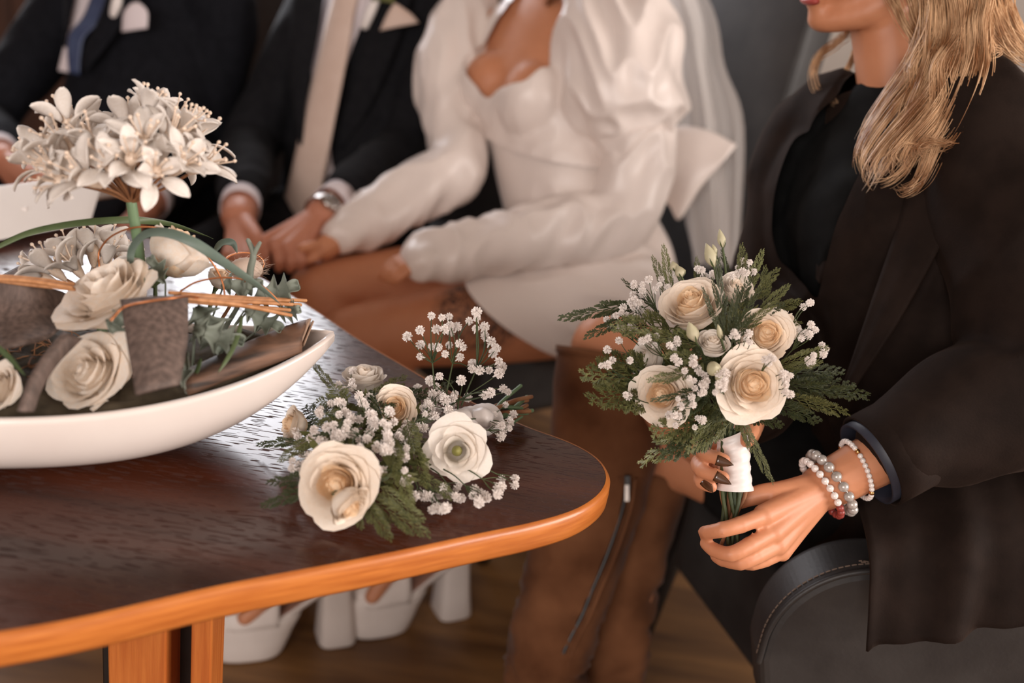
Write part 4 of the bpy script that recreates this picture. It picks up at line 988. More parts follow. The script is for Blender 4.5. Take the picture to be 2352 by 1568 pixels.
for i in range(9):
    a_ = -.4 + i * .2
    lock([whd - HF * (.07 + .02 * math.cos(a_)) + LHd * .09 * math.sin(a_) + HU * .02, whd - HF * .09 + LHd * .09 * math.sin(a_) - HU * .08, whd - HF * (.10) + LHd * .10 * math.sin(a_) - HU * .16], 1.4, [whd + HU * .115 - HF * .02])
hr = add('hair', strands(locks, 70, .0075, .00062, 6, .002, 3), M['blonde'], wom)
add('hair_cap', scalp(whd, HF, HU, .014, -.04), M['blonde'], hr)
# --- bracelets (own things, worn on the wrist)
def bracelet(name, label, c, ax, r0, r1, beads, group=None, tilt=0.0, side=None):
    t = thing(name, c, label, 'bracelet', group); Mx = frame(c, ax, side)
    cord = MB().tube([Mx @ V(r0 * math.cos(q), r1 * math.sin(q), tilt * math.cos(q)) for q in np.linspace(0, 2 * PI, 41)], .0012, 6); add('cord', cord, M['metal'], t)
    for i, (nm, rad, mk) in enumerate(beads):
        q = (i + .5) * 2 * PI / len(beads)
        key = ('bead', round(rad, 4), mk)
        if key not in MESHC: MESHC[key] = MB().ball((0, 0, 0), rad, 16, 10).mesh('bead'); MESHC[key].materials.append(M[mk])
        add(nm, MESHC[key], None, t, Matrix.Translation(Mx @ V(r0 * math.cos(q), r1 * math.sin(q), tilt * math.cos(q))))
    return t
MESHC = {}
wax_ = (wwrL - welL).normalized(); sd = (P(1880, 1040, 1.1) - P(1880, 1200, 1.1)).normalized()
bracelet('pearl_bracelet', 'bracelet of large silvery pearls on the wrist of the woman with the bouquet', wwrL.lerp(welL, .035), wax_, .0375, .031, [('pearl', .0058, 'pearl')] * 18, side=sd, tilt=.004)
bracelet('crystal_bracelet', 'bracelet of small pale crystals and red beads next to the large pearls', wwrL.lerp(welL, -.01), wax_, .0355, .029, [('bead', .0042, 'redbead' if 10 <= i < 16 else 'crystal') for i in range(24)], side=sd, tilt=.003)
bracelet('thin_bracelet', 'thin bracelet of tiny pale and golden beads close to the coat cuff', wwrL.lerp(welL, .145), wax_, .0335, .030, [('bead', .0031, 'gold' if i % 9 == 4 else 'crystal') for i in range(36)], side=sd, tilt=-.004)
# ------------------------------------------------------------------ flower kit (shared meshes)
def petal_mesh(t, W, r0, r1, z0, z1, flare, droop, curl_in, seed, nu=9, nv=8, notch=0.0):
    rnd = random.Random(seed); ph, ph2 = rnd.random() * 6.28, rnd.random() * 6.28; g = []
    sk_ = rnd.uniform(-.12, .12)
    for i in range(nv):
        v = i / (nv - 1); row = []
        for j in range(nu):
            u = -1 + 2 * j / (nu - 1)
            vv = v * (1 - .20 * abs(u) ** 2.4 - notch * math.exp(-(u / .25) ** 2) + sk_ * u * .4 + .025 * math.sin(5 * u + ph))
            wf = .42 + .58 * math.sin(PI / 2 * min(1, vv / .62))
            a = u * W * wf
            q = min(1, vv / .6); r = r0 + (r1 - r0) * math.sin(q * PI / 2)
            e_ = max(0, (vv - .58) / .42)
            r += flare * e_ ** 1.8 - curl_in * e_ ** 2 * r1
            r += flare * .45 * max(0, abs(u) - .45) ** 1.5 * vv + .018 * math.sin(4 * u + ph2) * vv
            z = z0 + (z1 - z0) * vv - droop * e_ ** 2.2 - .05 * flare * abs(u) ** 2 * vv
            row.append((r * math.cos(a), r * math.sin(a), z))
        g.append(row)
    me = MB().sheet(g, 0).mesh('petal'); return me
def rose_kit(seed, N=32, mats=('petal_i', 'petal'), open_=1.0, split=.42, ruffle=0.0):
    kit = []
    hm = MB(); hm.ell((0, 0, -.12), (.30, 0, 0), (0, .30, 0), (0, 0, .42), 16, 10); hm.ell((0, 0, -.3), (.5, 0, 0), (0, .5, 0), (0, 0, .4), 16, 10)
    he = hm.mesh('petal'); he.materials.append(M[mats[0]]); kit.append((he, 0.0))
    for k in range(N):
        t = k / (N - 1)
        me = petal_mesh(t, R(78) - R(24) * t, .03, .05 + .64 * t ** .95, -.75, .40 - .16 * t + .05 * math.sin(k * 2.1), (.06 + .42 * max(0, t - .25)) * open_, .34 * max(0, t - .35) * open_, .5 * max(0, .35 - t), seed * 100 + k)
        me.materials.append(M[mats[0]] if t < split else M[mats[1]])
        kit.append((me, k * R(137.5) + random.uniform(-.12, .12)))
    return kit
KITS = [rose_kit(1), rose_kit(2, 30, open_=.7), rose_kit(3, 26, ('petal', 'petal_w'), .55, .3)]
SILK = [rose_kit(5, 26, ('silkp', 'silkp'), 1.15, .3), rose_kit(6, 20, ('silkp_i', 'silkp'), .5, .6)]
LISI = [q for q in rose_kit(8, 22, ('petal_w', 'petal_w'), 1.4)[8:]]
calyx = MB(); calyx.tube([(0, 0, -1.05), (0, 0, -.85), (0, 0, -.68), (0, 0, -.55)], [.08, .13, .16, .05], 12, 3)
for i in range(5):
    a = i * 1.2566; calyx.sheet([[(.10 * math.cos(a) + s * .07 * -math.sin(a) * (1 - u) + .22 * u * math.cos(a), .10 * math.sin(a) + s * .07 * math.cos(a) * (1 - u) + .22 * u * math.sin(a), -.8 + .5 * u - .3 * u * u) for s in (-1, 0, 1)] for u in np.linspace(0, 1, 5)], 0)
CALYX = calyx.mesh('calyx'); CALYX.materials.append(M['stem_d'])
def rose(parent, c, axis, rad, kit, name='rose', spin=0.0, label=None, top=None):
    Mx = frame(c, axis) @ Matrix.Rotation(spin, 4, 'Z') @ sc(rad)
    if parent is None:
        o = thing(name, c, label, 'rose', top, frame(c, axis) @ Matrix.Rotation(spin, 4, 'Z'))
        add('calyx', CALYX, None, o, sc(rad), True); S_ = sc(rad)
        add('stem', stalk(Vector(c) - Vector(axis).normalized() * rad * .95, None, .0024), M['stem_d'], o)
    else: o = add(name, CALYX, None, parent, Mx); S_ = Matrix()
    for me, a in kit: add('petal', me, None, o, S_ @ Matrix.Rotation(a, 4, 'Z'), True)
    return o
def toward(px, py):
    """unit vector in the picture plane directions, built in world space"""
    return (rx * px - ry * py)
CD = -FWD
def frond_mesh(seed, ns=18, fat=1.0, needle=0.0):
    rnd = random.Random(seed); mb = MB()
    def spike(p, q, r0, r1):
        p, q = np.array(p), np.array(q); d = q - p; l = np.linalg.norm(d)
        if l < 1e-5: return
        d /= l; x = np.cross(d, [0, 0, 1.]); x /= max(np.linalg.norm(x), 1e-6); y = np.cross(d, x)
        ring = lambda c, r: [c + (x * math.cos(a) + y * math.sin(a)) * r for a in (0, 2.09, 4.19)]
        vs = ring(p, r0) + ring(q, r1) + [q + d * r1 * 1.5]
        mb.add(vs, [(0, 1, 4, 3), (1, 2, 5, 4), (2, 0, 3, 5), (3, 4, 6), (4, 5, 6), (5, 3, 6)])
    def scales(p, q, w, step):
        p, q = np.array(p), np.array(q); d = q - p; l = np.linalg.norm(d); d = d / max(l, 1e-6)
        s_ = np.cross(d, [0, 0, 1.]); n = int(l / step)
        for i in range(n):
            c = p + d * (i + .5) * step
            for sg_ in (-1, 1):
                o = s_ * sg_ * w * .9 + np.array([0, 0, rnd.uniform(-.4, .6) * w]); t = c + o * 1.0 + d * w * (1.0 + needle)
                mb.add([c - d * w * .6, c + o * .85, t, c + d * w * .7], [(0, 1, 2, 3)])
    def bend(s): return (.03 * math.sin(s * 3 + seed), s, .10 * s * s * math.sin(seed * 1.7) - .02)
    K = 14
    for i in range(K): spike(bend(i / K), bend((i + 1) / K), .012 * fat * (1.1 - i / K), .012 * fat * (1.05 - (i + 1) / K)); scales(bend(i / K), bend((i + 1) / K), .012 * fat, .02)
    for i in range(ns):
        s = .10 + .87 * i / (ns - 1); sd_ = 1 if i % 2 else -1
        Ln = (.36 * (1 - s) ** .7 * (.5 + .5 * min(1, s * 3.5)) + .05) * rnd.uniform(.8, 1.15); an = R(rnd.uniform(34, 50))
        p0 = np.array(bend(s)); zj = rnd.uniform(-.25, .35)
        d0 = np.array([sd_ * math.sin(an), math.cos(an), zj * .5]); d1 = np.array([sd_ * math.sin(an * .7), math.cos(an * .7), zj * .8])
        pm = p0 + d0 * Ln * .5; p1 = pm + d1 * Ln * .5
        spike(p0, pm, .0085 * fat, .0075 * fat); spike(pm, p1, .0075 * fat, .004 * fat); scales(p0, pm, .0105 * fat, .016); scales(pm, p1, .0095 * fat, .016)
        m = max(2, int(Ln / .032))
        for j in range(m):
            t = .22 + .72 * j / m; q0 = p0 + (pm - p0) * min(1, t * 2) + (p1 - pm) * max(0, t * 2 - 1)
            for s2 in ((-1, 1) if j % 2 == 0 or Ln > .2 else (1,)):
                dd = d0 * (1 - t) + d1 * t; a2 = R(rnd.uniform(30, 46)) * s2
                d2 = np.array([dd[0] * math.cos(a2) - dd[1] * math.sin(a2), dd[0] * math.sin(a2) + dd[1] * math.cos(a2), dd[2] + rnd.uniform(-.3, .3)])
                l2 = (.30 * Ln * (1 - t) + .028) * rnd.uniform(.8, 1.2); q1 = q0 + d2 * l2
                spike(q0, q1, .0072 * fat, .0035 * fat); scales(q0, q1, .0092 * fat, .015)
    return mb.mesh('frond', False)
FR = {}
for i, (key, mk) in enumerate([('g', 'cyp'), ('g2', 'cyp'), ('d', 'cyp_d'), ('d2', 'cyp_d'), ('y', 'cyp_y')]):
    FR[key] = frond_mesh(i + 1, 18 if 'd' not in key else 15, 1.0 if 'd' not in key else 1.2, 0 if 'd' not in key else .8); FR[key].materials.append(M[mk])
def frond(parent, base, tip, key, wide=1.0, nrm=None, name='cypress_sprig'):
    base, tip = Vector(base), Vector(tip); y = tip - base; l = y.length; y = y / l
    z = Vector(nrm) if nrm is not None else CD + Vector([random.uniform(-.5, .5) for _ in range(3)])
    x = y.cross(z).normalized(); z = x.cross(y); w = l * wide
    Mx = Matrix(((x.x * w, y.x * l, z.x * w, base.x), (x.y * w, y.y * l, z.y * w, base.y), (x.z * w, y.z * l, z.z * w, base.z), (0, 0, 0, 1)))
    return add(name, FR[key], None, parent, Mx)
# gypsophila blossoms: ruffled little pompoms
def blossom_mesh(seed):
    rnd = random.Random(seed); mb = MB()
    for i in range(22):
        th = math.acos(1 - 1.75 * (i + .5) / 22); ph = i * 2.399; d = np.array([math.sin(th) * math.cos(ph), math.sin(th) * math.sin(ph), math.cos(th)])
        x = np.cross(d, [.3, .5, .81]); x /= np.linalg.norm(x); y = np.cross(d, x); a = rnd.random() * 6; x, y = x * math.cos(a) + y * math.sin(a), y * math.cos(a) - x * math.sin(a)
        c = d * .62; w = .36; h = .40
        mb.add([c - d * .35, c - x * w + d * .1, c + d * h - x * w * .5 + y * .12, c + d * h * 1.1 + y * -.1, c + d * h + x * w * .5 + y * .12, c + x * w + d * .1], [(0, 1, 2, 3), (0, 3, 4, 5)])
    mb.tube([(0, 0, -1.3), (0, 0, -.6), (0, 0, -.1)], [.10, .32, .28], 6)
    me = mb.mesh('blossom', False); me.materials.append(M['gyp']); return me
BL_ = [blossom_mesh(i) for i in range(3)]
def gyp_spray(parent, pts, origin, rad, stem_r=.0005, name='babys_breath'):
    """one branching stem (mesh part) carrying its blossoms (sub-parts)"""
    mb = MB(); cen = Vector(np.mean([list(p) for p, s in pts], axis=0)); hub = Vector(origin).lerp(cen, .62)
    mb.tube([origin, Vector(origin).lerp(hub, .5) + V(0, 0, .002), hub], [stem_r * 1.6, stem_r * 1.4, stem_r * 1.2], 5, 3)
    for p, s in pts:
        mid = hub.lerp(p, .5) + Vector([random.uniform(-.3, .3) for _ in range(3)]) * (p - hub).length * .4
        mb.tube([hub, mid, p], [stem_r, stem_r * .9, stem_r * .7], 4, 3)
    o = add(name, mb.mesh('stem'), M['stem_d'], parent)
    for p, s in pts:
        ax = (p - hub).normalized() + Vector([random.uniform(-.4, .4) for _ in range(3)])
        add('blossom', random.choice(BL_), None, o, frame(p, ax) @ Matrix.Rotation(random.random() * 6, 4, 'Z') @ sc(rad * s))
    return o
def bud(parent, c, axis, ln, wd, stem_to=None, mk='bud', name='flower_bud'):
    mb = MB(); pr = [(-.02, .18), (.08, .5), (.25, .92), (.42, 1), (.62, .8), (.82, .45), (1, .06)]; rs = []
    for z, r in pr:
        rs.append([(wd * r * (1 + .06 * math.sin(3 * a + z * 4)) * math.cos(a + z * 1.2), wd * r * (1 + .06 * math.sin(3 * a + z * 4)) * math.sin(a + z * 1.2), ln * z) for a in np.arange(14) * 2 * PI / 14])
    mb.rings(rs); Mx = frame(c, axis); o = add(name, mb, M[mk], parent, Mx)
    sp = MB()
    for i in range(5):
        a = i * 1.2566; sp.sheet([[(wd * (.35 + 1.0 * math.sin(min(1, u * 1.3) * 1.5) * .75) * math.cos(a + s * .28 * (1 - u)), wd * (.35 + 1.0 * math.sin(min(1, u * 1.3) * 1.5) * .75) * math.sin(a + s * .28 * (1 - u)), ln * (-.03 + .42 * u)) for s in (-1, 0, 1)] for u in np.linspace(0, 1, 5)], 0)
    add('sepals', sp, M['stem_d'], o, local=True)
    if stem_to is not None:
        add('bud_stem', MB().tube([c, Vector(c).lerp(Vector(stem_to), .5) + V(.003, 0, .003), stem_to], [.0012, .0013, .0015], 6, 4), M['stem_d'], parent)
    return o
def cluster(cx, cy, spread, n, d0, dd, zpl=None):
    out = []
    for i in range(n):
        a = random.random() * 6.28; r_ = spread * math.sqrt(random.random())
        x, y = cx + r_ * math.cos(a), cy + r_ * math.sin(a)
        out.append((P(x, y, d0 + random.uniform(-dd, dd)) if zpl is None else Zp(x, y, zpl + random.uniform(-dd, dd)), random.uniform(.75, 1.2)))
    return out

# ================================================================== bouquet in the hand
D0 = 1.062
HUB = P(1685, 1000, D0)
bq = thing('bridal_bouquet', P(1665, 1190, D0), 'hand-tied bouquet of cream roses and cypress with white ribbon, held upright', 'bouquet')
for i, (x, y, r, d, ax, k) in enumerate([
        (1590, 700, 78, 1.015, toward(-.35, -.75) + CD * .75, 1), (1758, 768, 66, 1.015, toward(-.05, -.25) + CD * 1.0, 1), (1800, 742, 55, 1.06, toward(.6, -.7) + CD * .4, 2),
        (1726, 882, 80, .995, toward(.05, -.03) + CD * 1.0, 0), (1520, 905, 66, 1.01, toward(-.35, -.05) + CD * .9, 0), (1484, 822, 50, 1.045, toward(-.85, -.25) + CD * .5, 2),
        (1638, 788, 42, 1.0, toward(.0, -.8) + CD * .75, 2), (1690, 662, 44, 1.05, toward(.1, -.6) + CD * .8, 2)]):
    rose(bq, P(x, y, d), ax, r * 1.16 / FPX * d, KITS[k], spin=i * 1.3)
    add('rose_stem', MB().tube([P(x, y, d) - Vector(ax).normalized() * r / FPX * d * .9, P(x, y, d).lerp(HUB, .55) + FWD * .03, HUB + V(random.uniform(-.006, .006), random.uniform(-.006, .006), 0)], .0022, 7, 4), M['stem_d'], bq)
for x, y, ln, wd, ax, d in [(1640, 612, .026, .0068, toward(-.35, -1), 1.045), (1660, 568, .020, .0045, toward(-.18, -1), 1.05), (1644, 585, .012, .003, toward(-.3, -1), 1.05), (1597, 783, .021, .0065, toward(-.4, -1) + CD * .3, .985),
        (1637, 850, .014, .0075, toward(0, -.3) + CD, .985), (1649, 864, .008, .0042, toward(.1, .2) + CD, .985), (1551, 622, .011, .005, toward(-.3, -1), 1.06), (1566, 636, .013, .006, toward(-.3, -.8), 1.055), (1436, 760, .012, .004, toward(-.7, -1), 1.04), (1456, 748, .010, .004, toward(-.5, -1), 1.045), (1656, 778, .016, .003, toward(-.3, -1) + CD * .4, .975)]:
    bud(bq, P(x, y, d), ax, ln, wd, P(x, y, d).lerp(HUB, .35) + FWD * .02)
fr = [ # base, tip, depth base, depth tip, kind, width
    (1480, 690, 1290, 730, 1.06, 1.02, 'd', .42), (1490, 700, 1342, 776, 1.055, 1.01, 'd2', .42), (1520, 720, 1432, 640, 1.07, 1.06, 'd', .35), (1560, 760, 1400, 745, 1.04, 1.0, 'g', .8),
    (1540, 880, 1328, 848, 1.05, 1.0, 'g', .9), (1540, 900, 1352, 905, 1.05, .99, 'g2', .9), (1560, 900, 1420, 935, 1.05, 1.0, 'g', .9), (1500, 860, 1390, 810, 1.06, 1.02, 'g2', .9), (1560, 840, 1400, 860, 1.05, 1.02, 'd', .9),
    (1680, 965, 1462, 1050, 1.05, 1.0, 'g', .8), (1670, 960, 1500, 985, 1.05, .99, 'g2', .85), (1680, 970, 1530, 1040, 1.05, 1.0, 'd', .8), (1670, 975, 1580, 1030, 1.04, .99, 'g2', .8), (1690, 950, 1590, 985, 1.04, 1.0, 'g', .9), (1690, 960, 1640, 1010, 1.035, 1.0, 'g2', .9),
    (1696, 945, 1772, 1108, 1.02, 1.0, 'g', .38), (1700, 960, 1735, 1030, 1.03, 1.01, 'g2', .5), (1690, 950, 1700, 990, 1.03, 1.0, 'y', .8), (1700, 950, 1800, 975, 1.05, 1.01, 'd2', .8),
    (1760, 880, 1990, 915, 1.06, 1.02, 'd', .62), (1770, 900, 1945, 952, 1.06, 1.01, 'g2', .6), (1750, 920, 1885, 968, 1.06, 1.0, 'd2', .7), (1780, 860, 1935, 850, 1.07, 1.04, 'd', .75), (1770, 850, 1902, 795, 1.05, 1.01, 'y', .5), (1780, 890, 1960, 885, 1.08, 1.05, 'd2', .8), (1790, 850, 1890, 830, 1.04, 1.01, 'y', .6),
    (1545, 690, 1522, 562, 1.07, 1.06, 'y', .42), (1535, 690, 1500, 588, 1.075, 1.07, 'g', .5), (1700, 690, 1706, 560, 1.075, 1.06, 'g', .55), (1715, 690, 1748, 572, 1.075, 1.06, 'y', .6), (1720, 700, 1790, 618, 1.07, 1.05, 'g2', .7), (1740, 720, 1843, 690, 1.06, 1.03, 'g', .7), (1740, 720, 1812, 652, 1.065, 1.05, 'y', .6), (1770, 750, 1842, 742, 1.06, 1.04, 'g2', .6), (1750, 700, 1760, 610, 1.08, 1.07, 'g', .7), (1690, 680, 1660, 575, 1.08, 1.07, 'd', .4), (1600, 660, 1600, 590, 1.08, 1.08, 'g', .6),
    (1665, 790, 1652, 590, 1.0, 1.0, 'd', .30), (1660, 770, 1612, 660, 1.0, .985, 'd2', .30), (1670, 770, 1636, 640, 1.0, .99, 'd', .28), (1680, 780, 1692, 655, 1.0, .99, 'd2', .45), (1680, 780, 1748, 668, 1.0, .985, 'd', .6), (1690, 770, 1790, 690, 1.01, .99, 'g2', .6), (1690, 780, 1730, 720, 1.0, .985, 'd2', .8), (1670, 790, 1640, 720, .995, .98, 'd', .6), (1680, 790, 1710, 760, .99, .98, 'd', .9), (1700, 720, 1720, 640, 1.03, 1.02, 'd2', .8), (1720, 740, 1800, 700, 1.03, 1.01, 'd', .8),
    (1620, 800, 1462, 752, 1.02, .985, 'g', .55), (1615, 850, 1490, 872, 1.01, .97, 'g2', .5), (1640, 890, 1500, 918, 1.0, .965, 'd', .32), (1640, 880, 1545, 945, 1.0, .965, 'd2', .34), (1620, 830, 1520, 815, 1.01, .98, 'g', .6), (1600, 850, 1500, 760, 1.03, 1.01, 'g2', .6), (1640, 900, 1560, 960, 1.02, .99, 'd', .6), (1650, 920, 1600, 1000, 1.04, 1.0, 'g', .6), (1660, 840, 1600, 800, 1.02, 1.0, 'd2', .9), (1680, 930, 1640, 960, 1.03, 1.0, 'd', 1.0), (1560, 780, 1530, 760, 1.03, 1.01, 'd', 1.0), (1690, 830, 1700, 790, 1.03, 1.01, 'd', 1.0), (1600, 880, 1620, 930, 1.03, 1.0, 'd2', 1.0)]
for x0, y0, x1, y1, d0, d1, k, w in fr: frond(bq, P(x0, y0, d0), P(x1, y1, d1), k, w)
# leafy dark core that the sprigs and stems grow from
core = MB()
for i in range(240):
    a = random.random() * 6.28; r_ = math.sqrt(random.random()); c = P(1650 + 125 * r_ * math.cos(a), 820 + 130 * r_ * math.sin(a), 1.055 + .02 * random.random()); d = Vector([random.uniform(-1, 1) for _ in range(3)]).normalized()
    s_ = d.cross(CD).normalized() * .004; core.sheet([[c - s_ * .4, c + s_ * .4], [c + d * .012 - s_, c + d * .012 + s_], [c + d * .026 - s_ * .1, c + d * .026 + s_ * .1]], 0)
add('inner_foliage', core, M['cyp'], bq, kind='stuff')
for cx, cy, sp, n, d in [(1482, 662, 34, 10, 1.055), (1440, 705, 24, 7, 1.04), (1412, 735, 22, 5, 1.04), (1460, 742, 22, 6, 1.04), (1622, 628, 24, 7, 1.06), (1702, 620, 30, 8, 1.07), (1492, 780, 22, 6, 1.0), (1560, 818, 14, 3, .98), (1590, 845, 24, 6, .98), (1604, 872, 22, 6, .975), (1628, 898, 24, 7, .975), (1662, 882, 16, 5, .965), (1572, 915, 26, 6, .975), (1548, 960, 24, 5, .99), (1852, 762, 26, 9, 1.02), (1888, 800, 16, 4, 1.02), (1868, 826, 18, 4, 1.01), (1806, 868, 16, 6, .98), (1806, 905, 12, 4, .985), (1692, 768, 14, 4, .98), (1715, 775, 14, 3, .98), (1768, 828, 20, 5, .97), (1604, 975, 20, 3, .99), (1430, 800, 40, 4, 1.0), (1378, 842, 22, 3, .99), (1440, 908, 6, 2, .985), (1850, 700, 16, 3, 1.05), (1700, 640, 20, 5, 1.05), (1470, 700, 24, 5, 1.04), (1660, 860, 20, 4, .975), (1545, 790, 16, 4, .99), (1530, 640, 20, 4, 1.07)]:
    gyp_spray(bq, cluster(cx, cy, sp, n, d, .012), P(cx, cy, d).lerp(HUB, .45) + FWD * .02, .0040)
# stems, ribbon
for i in range(15):
    a = i * 2.4; r_ = .016 * math.sqrt((i + .5) / 15); t0 = P(1684, 990, D0) + rx * r_ * math.cos(a) + FWD * r_ * math.sin(a); m = P(1682, 1120, D0 + .004) + rx * r_ * .95 * math.cos(a) + FWD * r_ * .95 * math.sin(a)
    b = P(1672 + random.uniform(-30, 30), 1232 + random.uniform(-14, 20), D0 + .004) + rx * r_ * .3 * math.cos(a) + FWD * r_ * 1.1 * math.sin(a)
    add('stem', MB().tube([t0, m, m.lerp(b, .5) + rx * .001, b], [.0022, .0024, .0022, .0021], 7, 4), M['stem_b' if i % 4 == 1 else 'stem_d'], bq)
rb = MB(); rs = []
for i in range(26):
    t = i / 25; c = P(1684 + 4 * t, 992 + 132 * t, D0 + .003); r_ = .0185 - .002 * math.sin(PI * t) + .0006 * t; ring = []
    for q in range(36):
        a = q * 2 * PI / 36; tilt = (.012 if t < .04 else 0) * math.cos(a)
        rr_ = r_ + .0007 * math.sin(a * 2 + t * 34) + .0005 * noise.noise(V(math.cos(a) * 2, math.sin(a) * 2, t * 16))
        ring.append(c + rx * rr_ * math.cos(a) + FWD * rr_ * math.sin(a) + ry * (1 - t) ** 3 * .008 * math.cos(a))
    rs.append(ring)
rb.rings(rs, caps=False); add('ribbon_wrap', rb, M['ribbon'], bq)

# ================================================================== bouquet lying on the table
tq = thing('bridal_bouquet', Zp(900, 1060, TZ), 'bouquet of roses, lisianthus and gypsophila lying on its side on the dark table', 'bouquet')
TC = Zp(900, 1000, TZ + .045)
def tro(x, y, r, z, ax, kit, spin): 
    c = Zp(x, y, TZ + z); d = (c - CAM).dot(FWD); return rose(tq, c, ax, r / FPX * d, kit, spin=spin), c, d
tro(775, 1112, 102, .042, toward(-.1, .12) + CD * .9 + ZU * .2, KITS[0], .4)
tro(905, 940, 66, .050, toward(.1, -.3) + CD * .8, KITS[1], 2)
tro(836, 868, 66, .042, toward(-.1, -.6) + ZU * .9 + CD * .2, KITS[2], 1)
tro(672, 975, 50, .034, toward(-.8, -.2) + CD * .5, KITS[1], 3)
tro(800, 1180 - 20, 60, .034, toward(.6, .5) + CD * .3, KITS[1], 5)
lo, c, d = tro(1050, 1035, 74, .044, toward(-.02, .05) + CD * .9 + ZU * .15, LISI, .3)
add('pistil', MB().ell((0, 0, .05), (.17, 0, 0), (0, .17, 0), (0, 0, .42)), M['pistil'], lo, local=True)
WR0, WR1 = Zp(1040, 985, TZ + .026), Zp(1128, 958, TZ + .022)
rs = []
for i in range(14):
    t = i / 13; c = WR0.lerp(WR1, t); ring = []
    axw = (WR1 - WR0).normalized(); sw = axw.cross(ZU).normalized()
    for q in range(28):
        a = q * 2 * PI / 28; r_ = .0205 - .003 * t + .0008 * math.sin(a * 2 + t * 20); ring.append(c + sw * r_ * math.cos(a) + ZU * r_ * .95 * math.sin(a))
    rs.append(ring)
add('ribbon_wrap', MB().rings(rs, caps=False), M['ribbon'], tq)
add('ribbon_bow', MB().sheet(patch([Zp(1085, 940, TZ + .045), Zp(1115, 935, TZ + .05), Zp(1135, 950, TZ + .04)], [Zp(1090, 975, TZ + .03), Zp(1120, 985, TZ + .028), Zp(1132, 970, TZ + .03)], 6, .008, CD, 5), .0015), M['ribbon'], tq)
for i in range(12):
    a = i * 2.4; r_ = .013 * math.sqrt((i + .5) / 12); o = ZU * r_ * math.sin(a) + sw * r_ * math.cos(a)
    e_ = Zp(1190 + random.uniform(0, 34), 932 + random.uniform(-22, 18), TZ + .018); e_.z = max(TZ + .004, e_.z)
    add('stem', MB().tube([WR0 + o, WR1 + o, WR1.lerp(e_, .5) + o * 1.0, e_ + o * .5], [.0024, .0025, .0025, .0024], 7, 3), M['stem_b' if i % 2 else 'stem'], tq)
add('stem', MB().tube([WR1, Zp(1150, 925, TZ + .03), Zp(1196, 886, TZ + .04)], .0022, 7, 3), M['stem'], tq)
for x0, y0, x1, y1, z0, z1, k, w in [(820, 1120, 985, 1232, .03, .008, 'g', .62), (830, 1130, 900, 1242, .03, .006, 'g', .7), (860, 1110, 975, 1195, .035, .015, 'y', .7), (800, 1140, 830, 1215, .02, .005, 'g2', .8), (900, 1050, 950, 1170, .05, .03, 'y', .6), (930, 990, 985, 1120, .05, .03, 'y', .6), (960, 1000, 1010, 1060, .045, .03, 'g', .9), (940, 970, 1000, 960, .045, .04, 'd', .9), (900, 920, 1000, 900, .05, .05, 'd2', .9),
        (720, 1120, 600, 1160, .024, .008, 'd', .7), (720, 1090, 615, 1110, .03, .01, 'd2', .7), (700, 1010, 588, 1020, .03, .01, 'd', .45), (730, 1000, 640, 1060, .04, .02, 'g', .7), (790, 930, 735, 985, .06, .05, 'y', .9), (800, 920, 760, 890, .06, .05, 'y', 1.0), (800, 930, 735, 920, .055, .04, 'g', 1.0), (770, 900, 715, 830, .04, .06, 'g', .5), (850, 910, 930, 870, .05, .05, 'g', .8), (930, 960, 960, 1040, .055, .05, 'y', .8), (890, 1000, 920, 1080, .055, .05, 'y', .8), (950, 1080, 1050, 1150, .03, .015, 'g2', .7), (860, 1020, 820, 1060, .06, .05, 'd', .9), (760, 960, 700, 940, .05, .03, 'd2', .9), (880, 960, 870, 890, .06, .06, 'd', 1.0), (980, 920, 1040, 870, .04, .05, 'd', .7)]:
    frond(tq, Zp(x0, y0, TZ + z0), Zp(x1, y1, TZ + z1), k, w, nrm=CD + ZU * .5 + Vector([random.uniform(-.4, .4) for _ in range(3)]))
core = MB()
for i in range(200):
    a = random.random() * 6.28; r_ = math.sqrt(random.random()); c = Zp(850 + 130 * r_ * math.cos(a), 1020 + 100 * r_ * math.sin(a), TZ + .022 + .015 * random.random()); d = Vector([random.uniform(-1, 1), random.uniform(-1, 1), random.uniform(-.2, .8)]).normalized()
    s_ = d.cross(CD).normalized() * .004; core.sheet([[c - s_ * .4, c + s_ * .4], [c + d * .01 - s_, c + d * .01 + s_], [c + d * .022 - s_ * .1, c + d * .022 + s_ * .1]], 0)
add('inner_foliage', core, M['cyp'], tq, kind='stuff')
for cx, cy, sp, n, z in [(700, 1000, 30, 8, .035), (690, 1060, 30, 8, .03), (770, 960, 45, 14, .06), (830, 940, 35, 10, .065), (820, 1000, 45, 14, .06), (870, 1010, 35, 9, .06), (740, 1000, 30, 8, .05), (880, 960, 30, 8, .065), (920, 990, 25, 6, .05), (930, 1030, 22, 5, .05), (900, 1090, 40, 6, .045), (1010, 1150, 34, 9, .014), (1050, 1125, 26, 6, .014), (1100, 1130, 24, 8, .016), (1145, 1115, 24, 5, .02), (1186, 1106, 10, 3, .024), (970, 1150, 24, 4, .012), (1010, 930, 32, 9, .05), (980, 960, 30, 7, .05), (1160, 990, 24, 7, .03), (1150, 950, 30, 6, .035), (800, 870, 30, 5, .05)]:
    gyp_spray(tq, cluster(cx, cy, sp, n, 0, .008, TZ + z), Zp(cx, cy, TZ + z).lerp(TC, .4), .0046)
